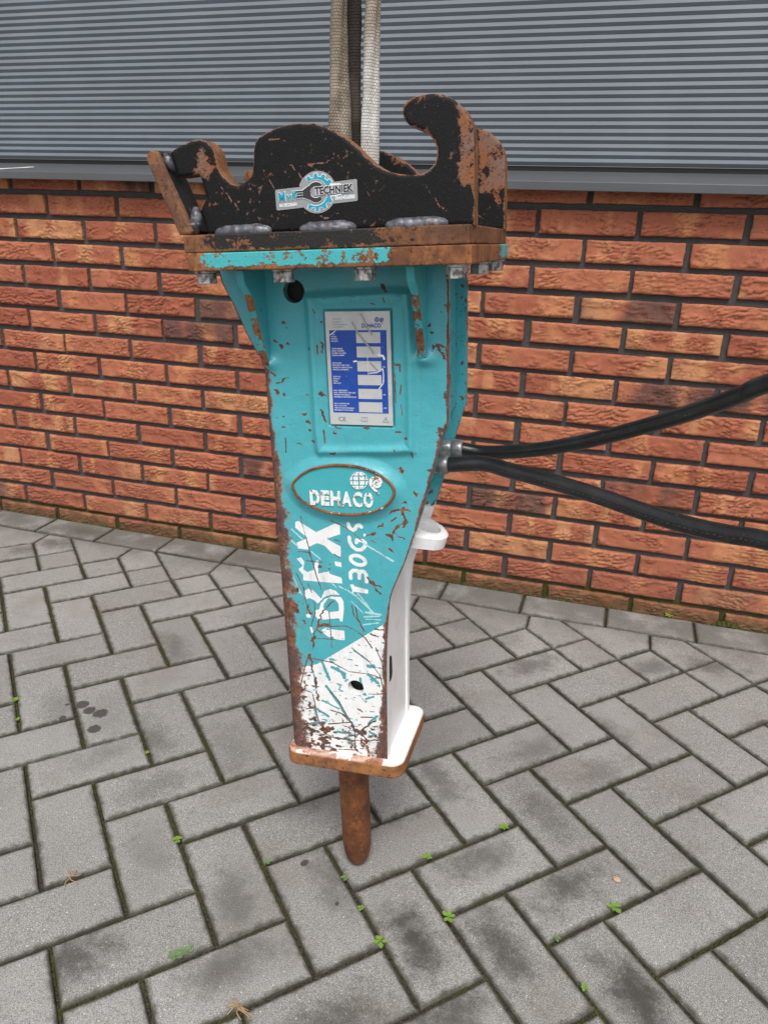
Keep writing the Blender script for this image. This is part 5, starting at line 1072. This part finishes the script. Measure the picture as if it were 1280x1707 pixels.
def fold_section(a, b, notch, n=26):
    out = []
    for k in range(n):
        th = 2 * math.pi * k / n; r = 1 - notch * math.exp(-((math.atan2(math.sin(th - 1.1), math.cos(th - 1.1))) / 0.30) ** 2) - notch * 0.8 * math.exp(-((math.atan2(math.sin(th + 1.9), math.cos(th + 1.9))) / 0.28) ** 2)
        out.append((a * r * math.cos(th), b * r * math.sin(th)))
    return out
def strand(pts, widths, sec_b, notch, mat, twist=0.0, parent=None):
    P = smooth(pts, 14, False); N = len(P); V = []; F = []; W = np.interp(np.linspace(0, 1, N), np.linspace(0, 1, len(widths)), widths); n = 26; Ls = [0.0]
    for a, b in zip(P, P[1:]): Ls.append(Ls[-1] + (Vector(b) - Vector(a)).length)
    for k, p in enumerate(P):
        tw = twist * Ls[k]; sec = fold_section(1.0, sec_b, notch)
        tang = (Vector(P[min(k + 1, N - 1)]) - Vector(P[max(k - 1, 0)])).normalized(); ax = Vector((0.96, 0.28, 0)); ax = (ax - tang * ax.dot(tang)).normalized(); ay = tang.cross(ax)
        for (u, v) in sec:
            u2 = u * math.cos(tw) - v * math.sin(tw); v2 = u * math.sin(tw) + v * math.cos(tw); wob = 1 + 0.05 * math.sin(Ls[k] * 55 + u * 3) + 0.03 * math.sin(Ls[k] * 131 + v * 5)
            V.append(Vector(p) + ax * (u2 * W[k] / 2 * wob) + ay * (v2 * W[k] / 2 * wob))
    for k in range(N - 1):
        for j in range(n): j2 = (j + 1) % n; F.append((k * n + j, k * n + j2, (k + 1) * n + j2, (k + 1) * n + j))
    F.append(tuple(range(n))); F.append(tuple((N - 1) * n + j for j in range(n)))
    me = mesh('strand', V, F, True); fix_normals(me); uvl = me.uv_layers.new(name='UVMap')
    for p in me.polygons:
        if len(p.vertices) > 4: continue
        js = [v % n for v in p.vertices]; wrap = max(js) - min(js) > n / 2
        for li, v in zip(p.loop_indices, p.vertices):
            j = v % n + (n if wrap and v % n < n / 2 else 0); uvl.data[li].uv = (j / n * 0.072, Ls[v // n])
    return obj('strand', me, mat, parent)
sling = obj('lifting_sling', None); tag(sling, 'dirty off-white woven lifting sling holding the breaker from above', 'sling')
def up_pts(xl, y, x_top, y_top, z0=0.955):
    a = hw((xl, y, z0)); b = hw((xl + (x_top - xl) * 0.35, y, 1.04)); c = hw((x_top, y_top, 1.172)); d = c + (c - b) * 1.2; e_ = c + (c - b) * 3.0; f_ = c + (c - b) * 6.0
    return [a, b, c, d, e_, f_]
W1 = mat_web('webbing_clean', (0.88, 0.87, 0.85), (0.68, 0.65, 0.60), (0.44, 0.37, 0.29)); W2 = mat_web('webbing_dirty', (0.46, 0.395, 0.32), (0.27, 0.225, 0.175), (0.29, 0.24, 0.185)); W3 = mat_web('webbing_black', (0.12, 0.10, 0.085), (0.06, 0.05, 0.042), (0.05, 0.042, 0.036))
strand(up_pts(0.0245, -0.012, 0.0325, -0.012), [0.026, 0.028, 0.029, 0.030, 0.031, 0.032], 0.62, 0.38, W2, 7.0, sling)
strand(up_pts(0.0335, 0.008, 0.0430, 0.006), [0.016, 0.017, 0.018, 0.018, 0.02, 0.02], 0.6, 0.20, W3, -1.5, sling)
strand(up_pts(0.0555, -0.004, 0.0690, -0.006, 0.952), [0.021, 0.0225, 0.028, 0.030, 0.032, 0.032], 0.62, 0.38, W1, 7.0, sling)
u0 = [hw((0.0225, -0.008, 0.9600)), hw((0.024, -0.004, 0.950)), hw((0.038, 0.0, 0.944)), hw((0.053, 0.0, 0.949)), hw((0.0545, -0.003, 0.958))]
strand(u0, [0.019, 0.018, 0.017, 0.018, 0.0185], 0.6, 0.1, W1, 0.0, sling)

# ================================================================== WEEDS, MOSS, DEBRIS
def mat_leaf(name, a, b):
    t = NT(name); pos = t.n('NewGeometry').outputs['Position']; c = t.mix(t.noise(pos, 160, 2), a, b)
    s_ = t.fin(c, 0.5, t.bump(t.noise(pos, 500, 2), 0.3, 0.0004), 0, 0.4); t.b.inputs['Subsurface Weight'].default_value = 0.0; return s_
M_L1 = mat_leaf('fresh_leaf', (0.12, 0.23, 0.03), (0.19, 0.30, 0.05)); M_L2 = mat_leaf('grey_green_leaf', (0.10, 0.17, 0.07), (0.16, 0.23, 0.10))
leafm = None
def leaf_mesh():
    V = []; F = []; n = 6
    for k in range(n + 1):
        u = k / n; w = (0.30 * math.sin(math.pi * min(1, max(0, (u - 0.22) / 0.78) * 0.95 + 0.03)) ** 0.7 if u > 0.22 else 0.05); z = 0.22 * u - 0.20 * u * u
        V += [(u, -w, z + 0.05), (u, 0, z), (u, w, z + 0.05)]
    for k in range(n): 
        for j in range(2): a = k * 3 + j; F.append((a, a + 3, a + 4, a + 1))
    return V, F
LV, LF = leaf_mesh()
def weed(x, y, s_, label, mat, nl=5, z=-0.002):
    root = obj('weed', None, None, None, (x, y, z)); tag(root, label, 'weed', 'weeds in the paving joints')
    a0 = random.uniform(0, 6.28)
    st = obj('stem', tube('stem', [(0, 0, -0.002), (0.0003, 0, 0.003 * s_), (0, 0.0003, 0.0055 * s_)], [0.0007, 0.0006, 0.0004], 6), mat, root)
    for k in range(nl):
        L_ = 0.0079 * s_ * random.uniform(0.75, 1.15); an = a0 + 2 * math.pi * k / nl + random.uniform(-.25, .25); ti = random.uniform(-0.28, 0.0)
        mt = Matrix.Translation((0, 0, 0.0050 * s_)) @ Matrix.Rotation(an, 4, 'Z') @ Matrix.Rotation(ti, 4, 'Y') @ Matrix.Scale(L_, 4)
        obj('leaf', mesh('leaf', [tuple(mt @ Vector(v)) for v in LV], LF, True), mat, root)
WL = ['tiny green weed in the joint at the far left edge, above its smaller neighbour', 'tiny pale green weed in the joint left of the breaker, below the oil drips', 'bright green weed in the joint left of the chisel, nearest the left half', 'grey green weed in the joint just left of the chisel tip', 'grey green weed in the joint right below the chisel tip', 'very small weed between the chisel tip and the bottom centre seedling', 'bright lime green seedling straight below the chisel, lowest on the centre joint', 'grey green creeping weed at lower left, left one of the touching pair', 'grey green creeping weed at lower left, right one of the touching pair', 'small bright weed in the joint right of the base plate, highest on the right', 'small yellow green weed in the joint right beside the chisel', 'large four leaved lime green seedling at the joint crossing below right of chisel', 'large four leaved lime green seedling in the joint at lower right', 'dull little weed in the joint left of the lower right seedling', 'tiny bright weed in the joint near the bottom edge, right half', 'tiny sprout at the far left edge, just below the other weed there', 'light green weed growing at the foot of the brick wall on the right']
for k, ((x, y, s_), lb) in enumerate(zip(D['WEEDS'], WL)):
    if k == 16: y -= 0.010
    weed(x, y, s_, lb, M_L2 if k in (3, 4, 7, 8, 13) else M_L1, 5 if s_ > 1.3 else 6, -0.003)
# moss cushions in the joints
def mat_moss():
    t = NT('moss'); pos = t.n('NewGeometry').outputs['Position']; c = t.mix(t.noise(pos, 90, 3), (0.036, 0.038, 0.014), (0.085, 0.090, 0.026)); c = t.mix(t.ramp(t.noise(pos, 30, 3), 0.5, 0.7), c, (0.075, 0.062, 0.030)); return t.fin(c, 0.95, t.bump(t.noise(pos, 700, 3), 1.0, 0.0015), 0, 0.1)
mV = []; mF = []
def tuft(x, y, z, r, h_):
    b = len(mV); n = 6; a0 = random.uniform(0, 1)
    mV.append((x, y, z + h_))
    for rr, hh in ((0.6, 0.75), (1.0, 0.0)):
        for k in range(n): mV.append((x + r * rr * random.uniform(.75, 1.25) * math.cos(a0 + k * math.pi / 3), y + r * rr * random.uniform(.75, 1.25) * math.sin(a0 + k * math.pi / 3), z + h_ * hh))
    for k in range(n):
        k2 = (k + 1) % n; mF.append((b, b + 1 + k, b + 1 + k2)); mF.append((b + 1 + k, b + 7 + k, b + 7 + k2, b + 1 + k2))
for (o, c) in stones:
    if 'mitre' in o.name or 'edging' in o.name: continue
    mw = o.matrix_world; hx = 0.1037 if 'half' not in o.name else 0.0518
    for side in (-1, 1):
        for long in (0, 1):
            Lh = hx if long else 0.0518; n_ = 26 if long else 14
            for k in range(n_):
                u = random.uniform(-Lh, Lh); p = mw @ Vector((u, side * 0.0518, 0)) if long else mw @ Vector((side * hx, u, 0))
                if fbm(np.array([[p.x * 9, p.y * 9]]), 77, 3)[0] > 0.50 + random.uniform(-.04, .08): tuft(p.x + random.gauss(0, .0009), p.y + random.gauss(0, .0009), -0.0078, random.uniform(.0016, .0034), random.uniform(.0015, .0056))
for k in range(420):
    x = random.uniform(-0.6, 2.2); 
    if fbm(np.array([[x * 5, 3.0]]), 78, 3)[0] > 0.44: tuft(x, random.gauss(-0.0045, .002), -0.004, random.uniform(.002, .0055), random.uniform(.002, .007))
for k in range(46): tuft(1.893 + random.gauss(0, .010), -0.004 + random.gauss(0, .003), 0.0, random.uniform(.003, .006), random.uniform(.004, .012))
mo = obj('moss', mesh('moss', mV, mF, True), mat_moss()); mo['kind'] = 'stuff'; mo['label'] = 'dark green moss and soil in the paving joints'; mo['category'] = 'moss'
# dry roots and straw, a pebble
M_STRAW = plain('dry_straw', (0.36, 0.24, 0.13), 0.8)
def straw(name, c, n, r, label):
    root = obj(name, None, None, None, (c[0], c[1], 0.001)); tag(root, label, 'debris')
    for k in range(n):
        a = random.uniform(0, 6.28); L_ = r * random.uniform(.5, 1); p = [(0.2 * r * random.uniform(-1, 1), 0.2 * r * random.uniform(-1, 1), 0.001 + 0.0004 * k), (L_ * .5 * math.cos(a) + random.gauss(0, .002), L_ * .5 * math.sin(a), 0.0025 + 0.0003 * k), (L_ * math.cos(a + .3), L_ * math.sin(a + .3), 0.001)]
        obj('stalk', tube('stalk', smooth(p, 4, False), 0.00065, 6), M_STRAW, root)
straw('dry_root', D['MISC'][0], 11, 0.026, 'dry brown tangle of roots on the pavers at the bottom edge'); straw('dry_straw', D['MISC'][1], 6, 0.020, 'thin dry straw lying in the joint at lower left')
bm = bmesh.new(); bmesh.ops.create_icosphere(bm, subdivisions=2, radius=0.0052)
for v in bm.verts: v.co = Vector((v.co.x * 1.25, v.co.y, v.co.z * .6)) * random.uniform(.9, 1.1)
me = bpy.data.meshes.new('pebble'); bm.to_mesh(me); bm.free(); tag(obj('pebble', me, plain('tan_pebble', (0.46, 0.32, 0.22), 0.7), None, (*D['MISC'][2], 0.003)), 'small tan pebble on the paver at lower right', 'pebble')

for o in list(bpy.data.objects):
    if o.parent in (npo, stick) and o.type == 'MESH': o['kind'] = 'stuff'
